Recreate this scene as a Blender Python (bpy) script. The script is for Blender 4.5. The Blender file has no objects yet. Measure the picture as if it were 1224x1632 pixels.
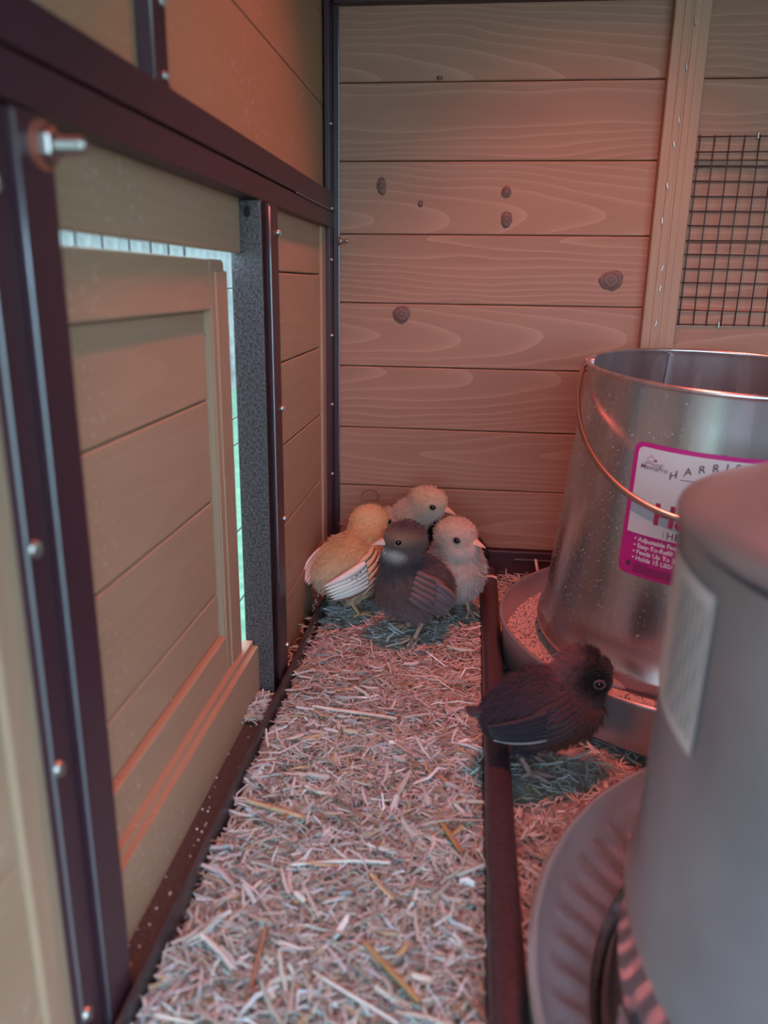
import bpy, bmesh, math, random
import numpy as np
from mathutils import Vector, Matrix, Euler

S = bpy.context.scene
C = S.collection
PI = math.pi

# ------------------------------------------------------------------ camera, world, lights, exposure
cam_d = bpy.data.cameras.new('camera')
cam = bpy.data.objects.new('camera', cam_d)
C.objects.link(cam)
R = ((0.99367886, 0.04446127, -0.1030802),
     (0.11139407, -0.27667995, 0.95448393),
     (0.01391734, -0.95993302, -0.27988373))
cam.matrix_world = Matrix(((R[0][0], -R[0][1], -R[0][2], 0.134),
                           (R[1][0], -R[1][1], -R[1][2], -0.8),
                           (R[2][0], -R[2][1], -R[2][2], 0.305),
                           (0, 0, 0, 1)))
cam_d.sensor_fit = 'HORIZONTAL'
cam_d.sensor_width = 36
cam_d.lens = 36 * 1250 / 1224
cam_d.clip_start = 0.01
cam_d.dof.use_dof = True
cam_d.dof.focus_distance = 0.68
cam_d.dof.aperture_fstop = 9
S.camera = cam

world = bpy.data.worlds.new('overcast')
S.world = world
world.use_nodes = True
wn = world.node_tree.nodes
wn['Background'].inputs[0].default_value = (0.56, 0.82, 1.0, 1)
wn['Background'].inputs[1].default_value = 6.6

def lamp(name, kind, loc, target, energy, color, **kw):
    d = bpy.data.lights.new(name, kind)
    d.energy = energy
    d.color = color
    for k, v in kw.items():
        setattr(d, k, v)
    o = bpy.data.objects.new(name, d)
    C.objects.link(o)
    o.location = loc
    o.rotation_euler = (Vector(target) - Vector(loc)).to_track_quat('-Z', 'Y').to_euler()
    return o
# red reflector bulb hung over the feeder: a hot core and a wide spill out of the same shade
lamp('heat_lamp_core', 'SPOT', (0.225, -0.305, 1.04), (0.31, -0.20, 0), 12.0, (1.0, 0.10, 0.095),
     spot_size=math.radians(34), spot_blend=1.0, shadow_soft_size=0.035)
lamp('heat_lamp_spill', 'SPOT', (0.225, -0.305, 1.04), (0.235, -0.26, 0), 25.0, (1.0, 0.18, 0.125),
     spot_size=math.radians(56), spot_blend=0.35, shadow_soft_size=0.035)

S.cycles.sample_clamp_indirect = 4.0
S.cycles.blur_glossy = 1.0
S.view_settings.view_transform = 'Standard'
S.view_settings.look = 'None'
S.view_settings.exposure = 0.0
S.view_settings.gamma = 1
S.view_settings.use_curve_mapping = False

# ------------------------------------------------------------------ materials
def mat(name):
    m = bpy.data.materials.new(name)
    m.use_nodes = True
    nt = m.node_tree
    return m, nt, nt.nodes['Principled BSDF']

def N(nt, t, **kw):
    n = nt.nodes.new(t)
    for k, v in kw.items():
        setattr(n, k, v)
    return n

def math_node(nt, op, a, b=None):
    n = N(nt, 'ShaderNodeMath', operation=op)
    for i, v in enumerate((a, b)):
        if v is None:
            continue
        if isinstance(v, (int, float)):
            n.inputs[i].default_value = v
        else:
            nt.links.new(v, n.inputs[i])
    return n.outputs[0]

def plain(name, col, rough=0.5, metal=0.0, noise=0.0, nscale=60, bump=0.0, bscale=200, spec=0.5, col2=None):
    m, nt, b = mat(name)
    b.inputs['Base Color'].default_value = (*col, 1)
    b.inputs['Roughness'].default_value = rough
    b.inputs['Metallic'].default_value = metal
    b.inputs['Specular IOR Level'].default_value = spec
    tc = N(nt, 'ShaderNodeTexCoord')
    if noise or col2:
        n = N(nt, 'ShaderNodeTexNoise')
        n.inputs['Scale'].default_value = nscale
        n.inputs['Detail'].default_value = 5
        nt.links.new(tc.outputs['Object'], n.inputs['Vector'])
        r = N(nt, 'ShaderNodeValToRGB')
        c2 = col2 or tuple(c * (1 - noise) for c in col)
        c1 = col if col2 else tuple(min(1, c * (1 + noise)) for c in col)
        r.color_ramp.elements[0].color = (*c2, 1)
        r.color_ramp.elements[1].color = (*c1, 1)
        r.color_ramp.elements[0].position = 0.35
        r.color_ramp.elements[1].position = 0.65
        nt.links.new(n.outputs['Fac'], r.inputs[0])
        nt.links.new(r.outputs[0], b.inputs['Base Color'])
    if bump:
        n2 = N(nt, 'ShaderNodeTexNoise')
        n2.inputs['Scale'].default_value = bscale
        n2.inputs['Detail'].default_value = 2
        nt.links.new(tc.outputs['Object'], n2.inputs['Vector'])
        bp = N(nt, 'ShaderNodeBump')
        bp.inputs['Strength'].default_value = bump
        bp.inputs['Distance'].default_value = 0.001
        nt.links.new(n2.outputs['Fac'], bp.inputs['Height'])
        nt.links.new(bp.outputs[0], b.inputs['Normal'])
    return m

def wood(name, axis, base, dark, light, ring_amt=0.6, rough=0.6, scuff=0.0):
    """Planed softwood: growth rings around a hidden pith line, cut by the plank's own faces."""
    m, nt, b = mat(name)
    L = nt.links.new
    tc = N(nt, 'ShaderNodeTexCoord')
    oi = N(nt, 'ShaderNodeObjectInfo')
    rnd = oi.outputs['Random']
    r2 = math_node(nt, 'FRACT', math_node(nt, 'MULTIPLY', rnd, 17.31))
    r3 = math_node(nt, 'FRACT', math_node(nt, 'MULTIPLY', rnd, 53.7))
    sp = N(nt, 'ShaderNodeSeparateXYZ')
    L(tc.outputs['Object'], sp.inputs[0])
    ax = [sp.outputs['XYZ'.index(c)] for c in axis]     # along, across, depth
    along, u, v = ax
    off = math_node(nt, 'MULTIPLY', rnd, 13.0)
    cm = N(nt, 'ShaderNodeCombineXYZ')
    L(math_node(nt, 'ADD', math_node(nt, 'MULTIPLY', along, 5.0), off), cm.inputs[0])
    L(math_node(nt, 'MULTIPLY', u, 18.0), cm.inputs[1])
    L(math_node(nt, 'MULTIPLY', v, 18.0), cm.inputs[2])
    nz = N(nt, 'ShaderNodeTexNoise')
    nz.inputs['Scale'].default_value = 1.0
    nz.inputs['Detail'].default_value = 2.0
    L(cm.outputs[0], nz.inputs['Vector'])
    nd = math_node(nt, 'MULTIPLY', math_node(nt, 'SUBTRACT', nz.outputs['Fac'], 0.5), 0.030)
    uu = math_node(nt, 'ADD', math_node(nt, 'ADD', u, nd), math_node(nt, 'MULTIPLY', math_node(nt, 'SUBTRACT', r2, 0.5), 0.06))
    vv = math_node(nt, 'ADD', math_node(nt, 'ADD', v, math_node(nt, 'MULTIPLY', along, math_node(nt, 'MULTIPLY', math_node(nt, 'SUBTRACT', r3, 0.5), 0.16))),
                   math_node(nt, 'ADD', math_node(nt, 'MULTIPLY', r3, 0.03), 0.012))
    rr = math_node(nt, 'SQRT', math_node(nt, 'ADD', math_node(nt, 'MULTIPLY', uu, uu), math_node(nt, 'MULTIPLY', vv, vv)))
    ring = math_node(nt, 'FRACT', math_node(nt, 'MULTIPLY', rr, 190.0))
    ringp = math_node(nt, 'POWER', ring, 5.0)
    # fibre
    cf = N(nt, 'ShaderNodeCombineXYZ')
    L(math_node(nt, 'ADD', math_node(nt, 'MULTIPLY', along, 14.0), off), cf.inputs[0])
    L(math_node(nt, 'MULTIPLY', u, 700.0), cf.inputs[1])
    L(math_node(nt, 'MULTIPLY', v, 700.0), cf.inputs[2])
    nf = N(nt, 'ShaderNodeTexNoise')
    nf.inputs['Scale'].default_value = 1.0
    nf.inputs['Detail'].default_value = 3.0
    L(cf.outputs[0], nf.inputs['Vector'])
    # broad tone
    nb = N(nt, 'ShaderNodeTexNoise')
    nb.inputs['Scale'].default_value = 1.6
    nb.inputs['Detail'].default_value = 3.0
    L(cm.outputs[0], nb.inputs['Vector'])
    mx = N(nt, 'ShaderNodeMix', data_type='RGBA')
    mx.inputs['A'].default_value = (*dark, 1)
    mx.inputs['B'].default_value = (*base, 1)
    f1 = math_node(nt, 'ADD', math_node(nt, 'MULTIPLY', nb.outputs['Fac'], 0.9),
                   math_node(nt, 'MULTIPLY', math_node(nt, 'SUBTRACT', nf.outputs['Fac'], 0.5), 0.7))
    f1 = math_node(nt, 'ADD', f1, math_node(nt, 'MULTIPLY', math_node(nt, 'SUBTRACT', r2, 0.5), 0.25))
    cl = N(nt, 'ShaderNodeClamp')
    L(f1, cl.inputs[0])
    L(cl.outputs[0], mx.inputs['Factor'])
    mx2 = N(nt, 'ShaderNodeMix', data_type='RGBA')
    L(mx.outputs['Result'], mx2.inputs['A'])
    mx2.inputs['B'].default_value = (*light, 1)
    L(math_node(nt, 'MULTIPLY', ringp, ring_amt), mx2.inputs['Factor'])
    out = mx2.outputs['Result']
    if scuff:
        ns = N(nt, 'ShaderNodeTexNoise')
        ns.inputs['Scale'].default_value = 260.0
        ns.inputs['Detail'].default_value = 6.0
        L(tc.outputs['Object'], ns.inputs['Vector'])
        ng = N(nt, 'ShaderNodeTexNoise')
        ng.inputs['Scale'].default_value = 9.0
        L(tc.outputs['Object'], ng.inputs['Vector'])
        a = math_node(nt, 'GREATER_THAN', ns.outputs['Fac'], 0.62)
        g = math_node(nt, 'GREATER_THAN', ng.outputs['Fac'], 0.60)
        mx3 = N(nt, 'ShaderNodeMix', data_type='RGBA')
        L(out, mx3.inputs['A'])
        mx3.inputs['B'].default_value = (0.62, 0.50, 0.45, 1)
        L(math_node(nt, 'MULTIPLY', math_node(nt, 'MULTIPLY', a, g), scuff), mx3.inputs['Factor'])
        out = mx3.outputs['Result']
    L(out, b.inputs['Base Color'])
    b.inputs['Roughness'].default_value = rough
    b.inputs['Specular IOR Level'].default_value = 0.3
    bp = N(nt, 'ShaderNodeBump')
    bp.inputs['Strength'].default_value = 0.12
    bp.inputs['Distance'].default_value = 0.0006
    L(math_node(nt, 'ADD', nf.outputs['Fac'], ringp), bp.inputs['Height'])
    L(bp.outputs[0], b.inputs['Normal'])
    return m

def attr_mat(name, rough=0.8, sheen=0.0, spec=0.2):
    m, nt, b = mat(name)
    a = N(nt, 'ShaderNodeAttribute')
    a.attribute_name = 'Col'
    nt.links.new(a.outputs['Color'], b.inputs['Base Color'])
    b.inputs['Roughness'].default_value = rough
    b.inputs['Specular IOR Level'].default_value = spec
    if sheen:
        b.inputs['Sheen Weight'].default_value = sheen
    return m

def galvanised(name, base, rough, spangle=0.1, metal=1.0, dust=0.0, bump=0.0, scale=22, detail=2, stretch=1.0):
    m, nt, b = mat(name)
    L = nt.links.new
    tc = N(nt, 'ShaderNodeTexCoord')
    n = N(nt, 'ShaderNodeTexNoise')
    n.inputs['Scale'].default_value = scale
    n.inputs['Detail'].default_value = detail
    mp = N(nt, 'ShaderNodeMapping')
    mp.inputs['Scale'].default_value = (1, 1, stretch)
    L(tc.outputs['Object'], mp.inputs['Vector'])
    L(mp.outputs[0], n.inputs['Vector'])
    r = N(nt, 'ShaderNodeValToRGB')
    r.color_ramp.elements[0].position = 0.0
    r.color_ramp.elements[1].position = 1.0
    r.color_ramp.elements[0].color = (*[c * (1 - 2 * spangle) for c in base], 1)
    r.color_ramp.elements[1].color = (*base, 1)
    L(n.outputs['Fac'], r.inputs[0])
    L(r.outputs[0], b.inputs['Base Color'])
    b.inputs['Metallic'].default_value = metal
    rr = N(nt, 'ShaderNodeMapRange')
    rr.inputs['From Min'].default_value = 0.0
    rr.inputs['From Max'].default_value = 1.0
    rr.inputs['To Min'].default_value = rough * 0.6
    rr.inputs['To Max'].default_value = rough * 1.4
    L(n.outputs['Fac'], rr.inputs['Value'])
    rough_out = rr.outputs[0]
    if dust:                                        # feed dust specks stuck to the metal
        v = N(nt, 'ShaderNodeTexNoise')
        v.inputs['Scale'].default_value = 480
        v.inputs['Detail'].default_value = 1
        L(tc.outputs['Object'], v.inputs['Vector'])
        g = math_node(nt, 'GREATER_THAN', v.outputs['Fac'], 0.70)
        n3 = N(nt, 'ShaderNodeTexNoise')
        n3.inputs['Scale'].default_value = 30
        L(tc.outputs['Object'], n3.inputs['Vector'])
        g2 = math_node(nt, 'MULTIPLY', g, n3.outputs['Fac'])
        mx = N(nt, 'ShaderNodeMix', data_type='RGBA')
        L(r.outputs[0], mx.inputs['A'])
        mx.inputs['B'].default_value = (0.75, 0.66, 0.55, 1)
        L(math_node(nt, 'MULTIPLY', g2, dust), mx.inputs['Factor'])
        L(mx.outputs['Result'], b.inputs['Base Color'])
        L(math_node(nt, 'SUBTRACT', 1.0, math_node(nt, 'MULTIPLY', g2, dust)), b.inputs['Metallic'])
    L(rough_out, b.inputs['Roughness'])
    if bump:
        bp = N(nt, 'ShaderNodeBump')
        bp.inputs['Strength'].default_value = bump
        bp.inputs['Distance'].default_value = 0.002
        L(n.outputs['Fac'], bp.inputs['Height'])
        L(bp.outputs[0], b.inputs['Normal'])
    return m

WB, WD, WL = (0.38, 0.198, 0.135), (0.29, 0.140, 0.094), (0.50, 0.29, 0.21)
M = {}
M['wood_x'] = wood('stained_fir_x', 'XZY', WB, WD, WL, 0.55)
M['wood_y'] = wood('stained_fir_y', 'YZX', (0.43, 0.285, 0.195), (0.355, 0.228, 0.152), (0.48, 0.335, 0.24), 0.22, scuff=0.3)
M['wood_ply'] = wood('stained_fir_upper', 'YZX', (0.39, 0.225, 0.135), (0.32, 0.18, 0.105), (0.44, 0.27, 0.175), 0.22, scuff=0.25)
M['wood_z'] = wood('stained_fir_z', 'ZYX', (0.42, 0.27, 0.185), (0.34, 0.21, 0.14), (0.47, 0.33, 0.24), 0.2)
M['wood_zx'] = wood('stained_fir_zx', 'ZXY', (0.42, 0.27, 0.185), (0.34, 0.21, 0.14), (0.47, 0.33, 0.24), 0.25)
M['coated'] = plain('brown_coated_steel', (0.046, 0.017, 0.026), 0.37, spec=0.45, bump=0.08, bscale=500)
M['hammered'] = plain('grey_hammered_enamel', (0.070, 0.054, 0.060), 0.42, noise=0.75, nscale=620, bump=0.5, bscale=620)
M['sill'] = plain('brown_hammered_enamel', (0.060, 0.045, 0.042), 0.5, noise=0.35, nscale=500, bump=0.7, bscale=450)
M['tray'] = plain('dark_tray_steel', (0.085, 0.07, 0.075), 0.35, metal=0.5, noise=0.3, nscale=30)
M['rail'] = plain('brown_enamel_rail', (0.055, 0.030, 0.038), 0.36, noise=0.25, nscale=300, bump=0.35, bscale=500)
M['zinc'] = plain('zinc_hardware', (0.42, 0.39, 0.37), 0.38, metal=1.0)
M['glint'] = plain('edge_glint_metal', (0.34, 0.34, 0.38), 0.4, metal=0.8)  # pale metal that draws the daylight glints on the frame edges
M['rust'] = plain('reddish_washer', (0.35, 0.10, 0.07), 0.5, metal=0.3)
M['wire'] = plain('dark_wire', (0.035, 0.025, 0.03), 0.5)
M['galv'] = galvanised('galvanised_tube', (0.76, 0.70, 0.71), 0.27, 0.20, metal=0.88, scale=50, stretch=0.12)
M['galv_dull'] = galvanised('galvanised_drum', (0.56, 0.58, 0.64), 0.36, 0.22, metal=0.72)
M['galv_lid'] = galvanised('galvanised_lid', (0.58, 0.58, 0.64), 0.32, 0.12, metal=0.8, bump=0.12, scale=16)
M['galv_pan'] = galvanised('galvanised_pan', (0.62, 0.63, 0.68), 0.22, 0.15, metal=0.72)
M['galv_skirt'] = galvanised('galvanised_skirt', (0.62, 0.64, 0.68), 0.14, 0.15, metal=0.95)
M['handle'] = plain('steel_wire', (0.55, 0.47, 0.43), 0.3, metal=1.0)
M['knot'] = None
M['soil'] = plain('bedding_underlayer', (0.30, 0.285, 0.265), 0.9, noise=0.35, nscale=40, bump=0.6, bscale=250)
M['straw'] = attr_mat('straw', 0.65, spec=0.3)
M['feed'] = attr_mat('crumbled_feed', 0.9)
M['down'] = attr_mat('chick_down', 0.9, sheen=0.15, spec=0.1)
M['skin'] = attr_mat('chick_skin', 0.55, spec=0.3)
M['eye'] = plain('eye_black', (0.008, 0.006, 0.008), 0.08)
M['lawn'] = plain('lawn', (0.07, 0.15, 0.085), 0.9, col2=(0.13, 0.22, 0.14), nscale=18, bump=0.5, bscale=60)
M['fence'] = plain('weathered_fence', (0.17, 0.165, 0.155), 0.9, noise=0.35, nscale=12)
M['ochre'] = plain('ochre_wood', (0.33, 0.22, 0.07), 0.7, noise=0.2)
M['pink'] = plain('label_magenta', (0.62, 0.015, 0.22), 0.4)
M['paper'] = plain('label_paper', (0.74, 0.62, 0.62), 0.45)
M['ink'] = plain('label_ink', (0.12, 0.03, 0.06), 0.5)
M['red_ink'] = plain('label_red_ink', (0.42, 0.02, 0.07), 0.5)
M['blue_ink'] = plain('label_grey_blue', (0.36, 0.40, 0.46), 0.5)
M['white'] = plain('white_print', (0.8, 0.74, 0.74), 0.5)
M['grey_ink'] = plain('grey_print', (0.30, 0.29, 0.29), 0.6)
M['dustm'] = plain('feed_dust', (0.46, 0.40, 0.37), 0.8)
M['tag'] = plain('white_tag', (0.75, 0.75, 0.75), 0.4)

def knot_mat():
    m, nt, b = mat('wood_knot')
    L = nt.links.new
    tc = N(nt, 'ShaderNodeTexCoord')
    gm = N(nt, 'ShaderNodeVectorMath', operation='LENGTH')
    L(tc.outputs['Object'], gm.inputs[0])
    ns = N(nt, 'ShaderNodeTexNoise')
    ns.inputs['Scale'].default_value = 120
    L(tc.outputs['Object'], ns.inputs['Vector'])
    d = math_node(nt, 'ADD', math_node(nt, 'MULTIPLY', gm.outputs['Value'], 90.0), math_node(nt, 'MULTIPLY', ns.outputs['Fac'], 0.5))
    f = math_node(nt, 'FRACT', math_node(nt, 'MULTIPLY', d, 2.6))
    r = N(nt, 'ShaderNodeValToRGB')
    r.color_ramp.elements[0].color = (0.10, 0.04, 0.035, 1)
    r.color_ramp.elements[1].color = (0.20, 0.095, 0.075, 1)
    L(f, r.inputs[0])
    L(r.outputs[0], b.inputs['Base Color'])
    b.inputs['Roughness'].default_value = 0.6
    return m
M['knot'] = knot_mat()

def water_mat():
    m, nt, b = mat('water')
    b.inputs['Base Color'].default_value = (0.9, 0.93, 0.93, 1)
    b.inputs['Roughness'].default_value = 0.02
    b.inputs['Transmission Weight'].default_value = 1.0
    b.inputs['IOR'].default_value = 1.33
    return m
M['water'] = water_mat()

# ------------------------------------------------------------------ mesh helpers
def link(name, me, m=None, parent=None, loc=None, kind=None):
    o = bpy.data.objects.new(name, me)
    C.objects.link(o)
    if m is not None and me is not None and len(me.materials) == 0:
        me.materials.append(m)
    if parent is not None:
        o.parent = parent
    if loc is not None:
        o.location = loc
    if kind:
        o['kind'] = kind
    return o

def empty(name, loc=(0, 0, 0), label=None, cat=None, group=None, kind=None):
    o = bpy.data.objects.new(name, None)
    C.objects.link(o)
    o.location = loc
    o.empty_display_size = 0.01
    tag(o, label, cat, group, kind)
    return o

def tag(o, label=None, cat=None, group=None, kind=None):
    if label: o['label'] = label
    if cat: o['category'] = cat
    if group: o['group'] = group
    if kind: o['kind'] = kind
    return o

def to_mesh(bm, name='m', smooth=False, ang=None):
    me = bpy.data.meshes.new(name)
    bm.normal_update()
    bm.to_mesh(me)
    bm.free()
    if smooth:
        me.polygons.foreach_set('use_smooth', [True] * len(me.polygons))
        if ang:
            me.set_sharp_from_angle(angle=ang)
    return me

def add_box(bm, x0, x1, y0, y1, z0, z1, bev=0.0, seg=1):
    r = bmesh.ops.create_cube(bm, size=1.0)
    vs = r['verts']
    for v in vs:
        v.co = Vector(((x0 + x1) / 2 + v.co.x * (x1 - x0), (y0 + y1) / 2 + v.co.y * (y1 - y0), (z0 + z1) / 2 + v.co.z * (z1 - z0)))
    if bev:
        es = list({e for v in vs for e in v.link_edges})
        bmesh.ops.bevel(bm, geom=es, offset=bev, segments=seg, affect='EDGES', profile=0.5)

def box(name, m, parent, x, y, z, bev=0.0008, seg=1, kind=None):
    """A box object with its origin at its own centre; x, y, z are (min, max)."""
    c = Vector(((x[0] + x[1]) / 2, (y[0] + y[1]) / 2, (z[0] + z[1]) / 2))
    bm = bmesh.new()
    add_box(bm, x[0] - c.x, x[1] - c.x, y[0] - c.y, y[1] - c.y, z[0] - c.z, z[1] - c.z, bev, seg)
    o = link(name, to_mesh(bm, name), m, parent, kind=kind)
    o.location = c
    return o

def lathe(bm, prof, seg=96, closed=False, tilt=None):
    """Revolve (r, z) points about z."""
    rings = []
    for r, z in prof:
        rings.append([bm.verts.new((r * math.cos(2 * PI * i / seg), r * math.sin(2 * PI * i / seg), z)) for i in range(seg)])
    n = len(rings)
    for k in range(n if closed else n - 1):
        a, b = rings[k], rings[(k + 1) % n]
        for i in range(seg):
            bm.faces.new((a[i], a[(i + 1) % seg], b[(i + 1) % seg], b[i]))
    return rings

def cap(bm, ring, flip=False):
    bm.faces.new(ring[::-1] if flip else ring)

def add_tube(bm, pts, rad, seg=8, caps=True):
    pts = [Vector(p) for p in pts]
    n = len(pts)
    rads = rad if hasattr(rad, '__len__') else [rad] * n
    rings = []
    up = None
    for i, p in enumerate(pts):
        t = (pts[min(i + 1, n - 1)] - pts[max(i - 1, 0)]).normalized()
        if up is None:
            up = Vector((0, 0, 1)) if abs(t.z) < 0.9 else Vector((1, 0, 0))
        a = (up - t * up.dot(t)).normalized()
        up = a
        b = t.cross(a)
        rings.append([bm.verts.new(p + (a * math.cos(2 * PI * k / seg) + b * math.sin(2 * PI * k / seg)) * rads[i]) for k in range(seg)])
    for i in range(n - 1):
        for k in range(seg):
            bm.faces.new((rings[i][k], rings[i][(k + 1) % seg], rings[i + 1][(k + 1) % seg], rings[i + 1][k]))
    if caps:
        bm.faces.new(rings[0][::-1])
        bm.faces.new(rings[-1])

def recalc(bm):
    bmesh.ops.recalc_face_normals(bm, faces=bm.faces[:])

def mesh_np(name, verts, faces, cols=None, smooth=False):
    """verts (n,3), faces (m,k) arrays of one face size; cols per-vertex (n,3)."""
    me = bpy.data.meshes.new(name)
    nv, (nf, k) = len(verts), faces.shape
    me.vertices.add(nv)
    me.vertices.foreach_set('co', np.ascontiguousarray(verts, dtype=np.float32).ravel())
    me.loops.add(nf * k)
    me.loops.foreach_set('vertex_index', np.ascontiguousarray(faces, dtype=np.int32).ravel())
    me.polygons.add(nf)
    me.polygons.foreach_set('loop_start', np.arange(0, nf * k, k, dtype=np.int32))
    if smooth:
        me.polygons.foreach_set('use_smooth', np.ones(nf, dtype=bool))
    me.update(calc_edges=True)
    if cols is not None:
        set_col(me, cols)
    return me

def set_col(me, cols):
    a = me.color_attributes.new('Col', 'FLOAT_COLOR', 'POINT')
    c4 = np.ones((len(me.vertices), 4), dtype=np.float32)
    c4[:, :3] = cols
    a.data.foreach_set('color', c4.ravel())

# ------------------------------------------------------------------ back wall
random.seed(4)
wall_back = empty('wall_back', kind='structure')
ZB = [0.0354, 0.099, 0.161, 0.224, 0.286, 0.3506, 0.416, 0.483, 0.55]
planks_back = []
for i in range(8):
    planks_back.append(box('plank', M['wood_x'], wall_back, (-0.004, 0.300), (0.0, 0.012), (ZB[i] + 0.0004, ZB[i + 1] - 0.0004), 0.0009))
for i in (0, 1, 2, 3, 6, 7):
    box('plank', M['wood_x'], wall_back, (0.300, 0.95), (0.0, 0.0045), (ZB[i] + 0.0004, ZB[i + 1] - 0.0004), 0.0009)
box('plank', M['wood_x'], wall_back, (0.601, 0.95), (0.0, 0.0045), (0.2864, 0.3502), 0.0009)
box('plank', M['wood_x'], wall_back, (0.601, 0.95), (0.0, 0.0045), (0.3510, 0.4156), 0.0009)
box('light_stop_board', M['wood_x'], wall_back, (-0.022, 0.3255), (0.0122, 0.0165), (-0.03, 0.575), 0.0)  # unseen boards added to stop daylight leaking between the planks
box('light_stop_board', M['wood_x'], wall_back, (0.3255, 0.95), (0.0122, 0.0165), (-0.03, 0.2862), 0.0)
box('light_stop_board', M['wood_x'], wall_back, (0.3255, 0.95), (0.0122, 0.0165), (0.4160, 0.575), 0.0)
# knots: flush oval ends of branches, a hair proud of the planed face
def knot(x, z, rx, rz, seed):
    pk = min(planks_back, key=lambda o: abs(o.location.z - z))
    rng = random.Random(seed)
    bm = bmesh.new()
    n = 28
    ph = [rng.uniform(0, 6) for _ in range(3)]
    rim, inn = [], []
    for i in range(n):
        a = 2 * PI * i / n
        k = 1 + 0.06 * math.sin(2 * a + ph[0]) + 0.05 * math.sin(3 * a + ph[1]) + 0.03 * math.sin(7 * a + ph[2])
        rim.append(bm.verts.new((rx * k * math.cos(a), 0.0004, rz * k * math.sin(a))))
        inn.append(bm.verts.new((rx * k * .9 * math.cos(a), -0.0003, rz * k * .9 * math.sin(a))))
    c = bm.verts.new((0, -0.0005, 0))
    for i in range(n):
        j = (i + 1) % n
        bm.faces.new((rim[i], rim[j], inn[j], inn[i]))
        bm.faces.new((inn[i], inn[j], c))
    recalc(bm)
    o = link('knot', to_mesh(bm, 'knot', True), M['knot'], pk)
    o.location = Vector((x, 0.0, z)) - pk.location
for k in ((0.2625, 0.3106, .0115, .0105, 1), (0.0623, 0.2756, .0098, .0092, 2), (0.1589, 0.389, .0048, .0062, 3), (0.1603, 0.3646, .0055, .0085, 4),
          (0.0407, 0.3938, .0052, .0085, 5), (0.0783, 0.3783, .0028, .0032, 6), (0.093, 0.486, .003, .0022, 7)):
    knot(*k)
# scribed mark low in the corner
bm = bmesh.new()
add_tube(bm, [(0.0095 * math.cos(a), 0, 0.0085 * math.sin(a)) for a in np.linspace(-0.25, PI * 0.98, 16)], 0.0006, 5)
add_tube(bm, [(-0.010, 0, -0.003), (0.008, 0, -0.0025)], 0.0004, 5)
add_tube(bm, [(0.007, 0, -0.0035), (0.007, 0, 0.001)], 0.0004, 5)
o = link('scribed_mark', to_mesh(bm), M['knot'], planks_back[0])
o.location = Vector((0.0326, 0.0, 0.0857)) - planks_back[0].location
# batten with staples
bat = box('batten', M['wood_zx'], wall_back, (0.2934, 0.3245), (-0.012, 0.0), (0.0354, 0.5445), 0.0015, 2)
for xx in (0.3045, 0.3125):
    box('batten_bead', M['wood_zx'], wall_back, (xx - 0.0032, xx + 0.0032), (-0.0128, -0.0115), (0.036, 0.544), 0.0006)
def staple(parent, x, y, z, ang, m=None):
    bm = bmesh.new()
    add_tube(bm, [(-0.0022, 0.001, 0), (-0.0022, -0.0008, 0), (0.0022, -0.0008, 0), (0.0022, 0.001, 0)], 0.0006, 6)
    o = link('staple', to_mesh(bm, 'staple'), M['zinc'], parent)
    o.location = Vector((x, y, z)) - parent.location
    o.rotation_euler = (0, ang, 0)
for x, z in ((0.311, 0.523), (0.3075, 0.489), (0.306, 0.447), (0.304, 0.4275), (0.302, 0.393), (0.3008, 0.3635), (0.3055, 0.322), (0.3055, 0.304), (0.3052, 0.272)):
    staple(bat, x, -0.0128, z, PI / 2 + random.uniform(-0.3, 0.3))
# frame steel on the back wall
box('frame_rail', M['coated'], wall_back, (-0.004, 0.95), (-0.006, 0.016), (-0.03, 0.0350), 0.001, 2)
box('frame_rail', M['coated'], wall_back, (-0.004, 0.95), (-0.010, 0.016), (0.5450, 0.575), 0.001, 2)
box('gap_light_strip', M['zinc'], wall_back, (0.188, 0.30), (-0.0072, -0.006), (0.0262, 0.0272), 0.0)  # bright strip stands in for daylight showing through a gap

# ventilation window: opening with welded mesh, boards fixed behind it
window = empty('window_1', kind='structure')
for z0, z1 in ((0.262, 0.34545), (0.3457, 0.4120), (0.4125, 0.43)):
    box('plank', M['wood_x'], window, (0.300, 0.60), (0.0050, 0.0120), (z0, z1), 0.0006)
bm = bmesh.new()
xs = np.arange(0.3290, 0.60, 0.0129)
zs = np.linspace(0.2715, 0.4360, 14)
rng = random.Random(8)
for x in xs:
    j = rng.uniform(-.0006, .0006)
    add_tube(bm, [(x + j, -0.0018, zs[0] - 0.001), (x - j, -0.0010, 0.35), (x, -0.0018, zs[-1] + 0.001)], 0.00055, 5)
for z in zs:
    j = rng.uniform(-.0006, .0006)
    add_tube(bm, [(0.3250, -0.0012, z + j), (0.46, -0.0006, z - j), (0.60, -0.0012, z)], 0.00055, 5)
link('wire_mesh', to_mesh(bm, 'wire_mesh', True), M['wire'], window, kind='stuff')
for x, z in ((0.3785, 0.4360), (0.3655, 0.2715)):
    staple(window, x, -0.0025, z, PI / 2)

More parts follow.
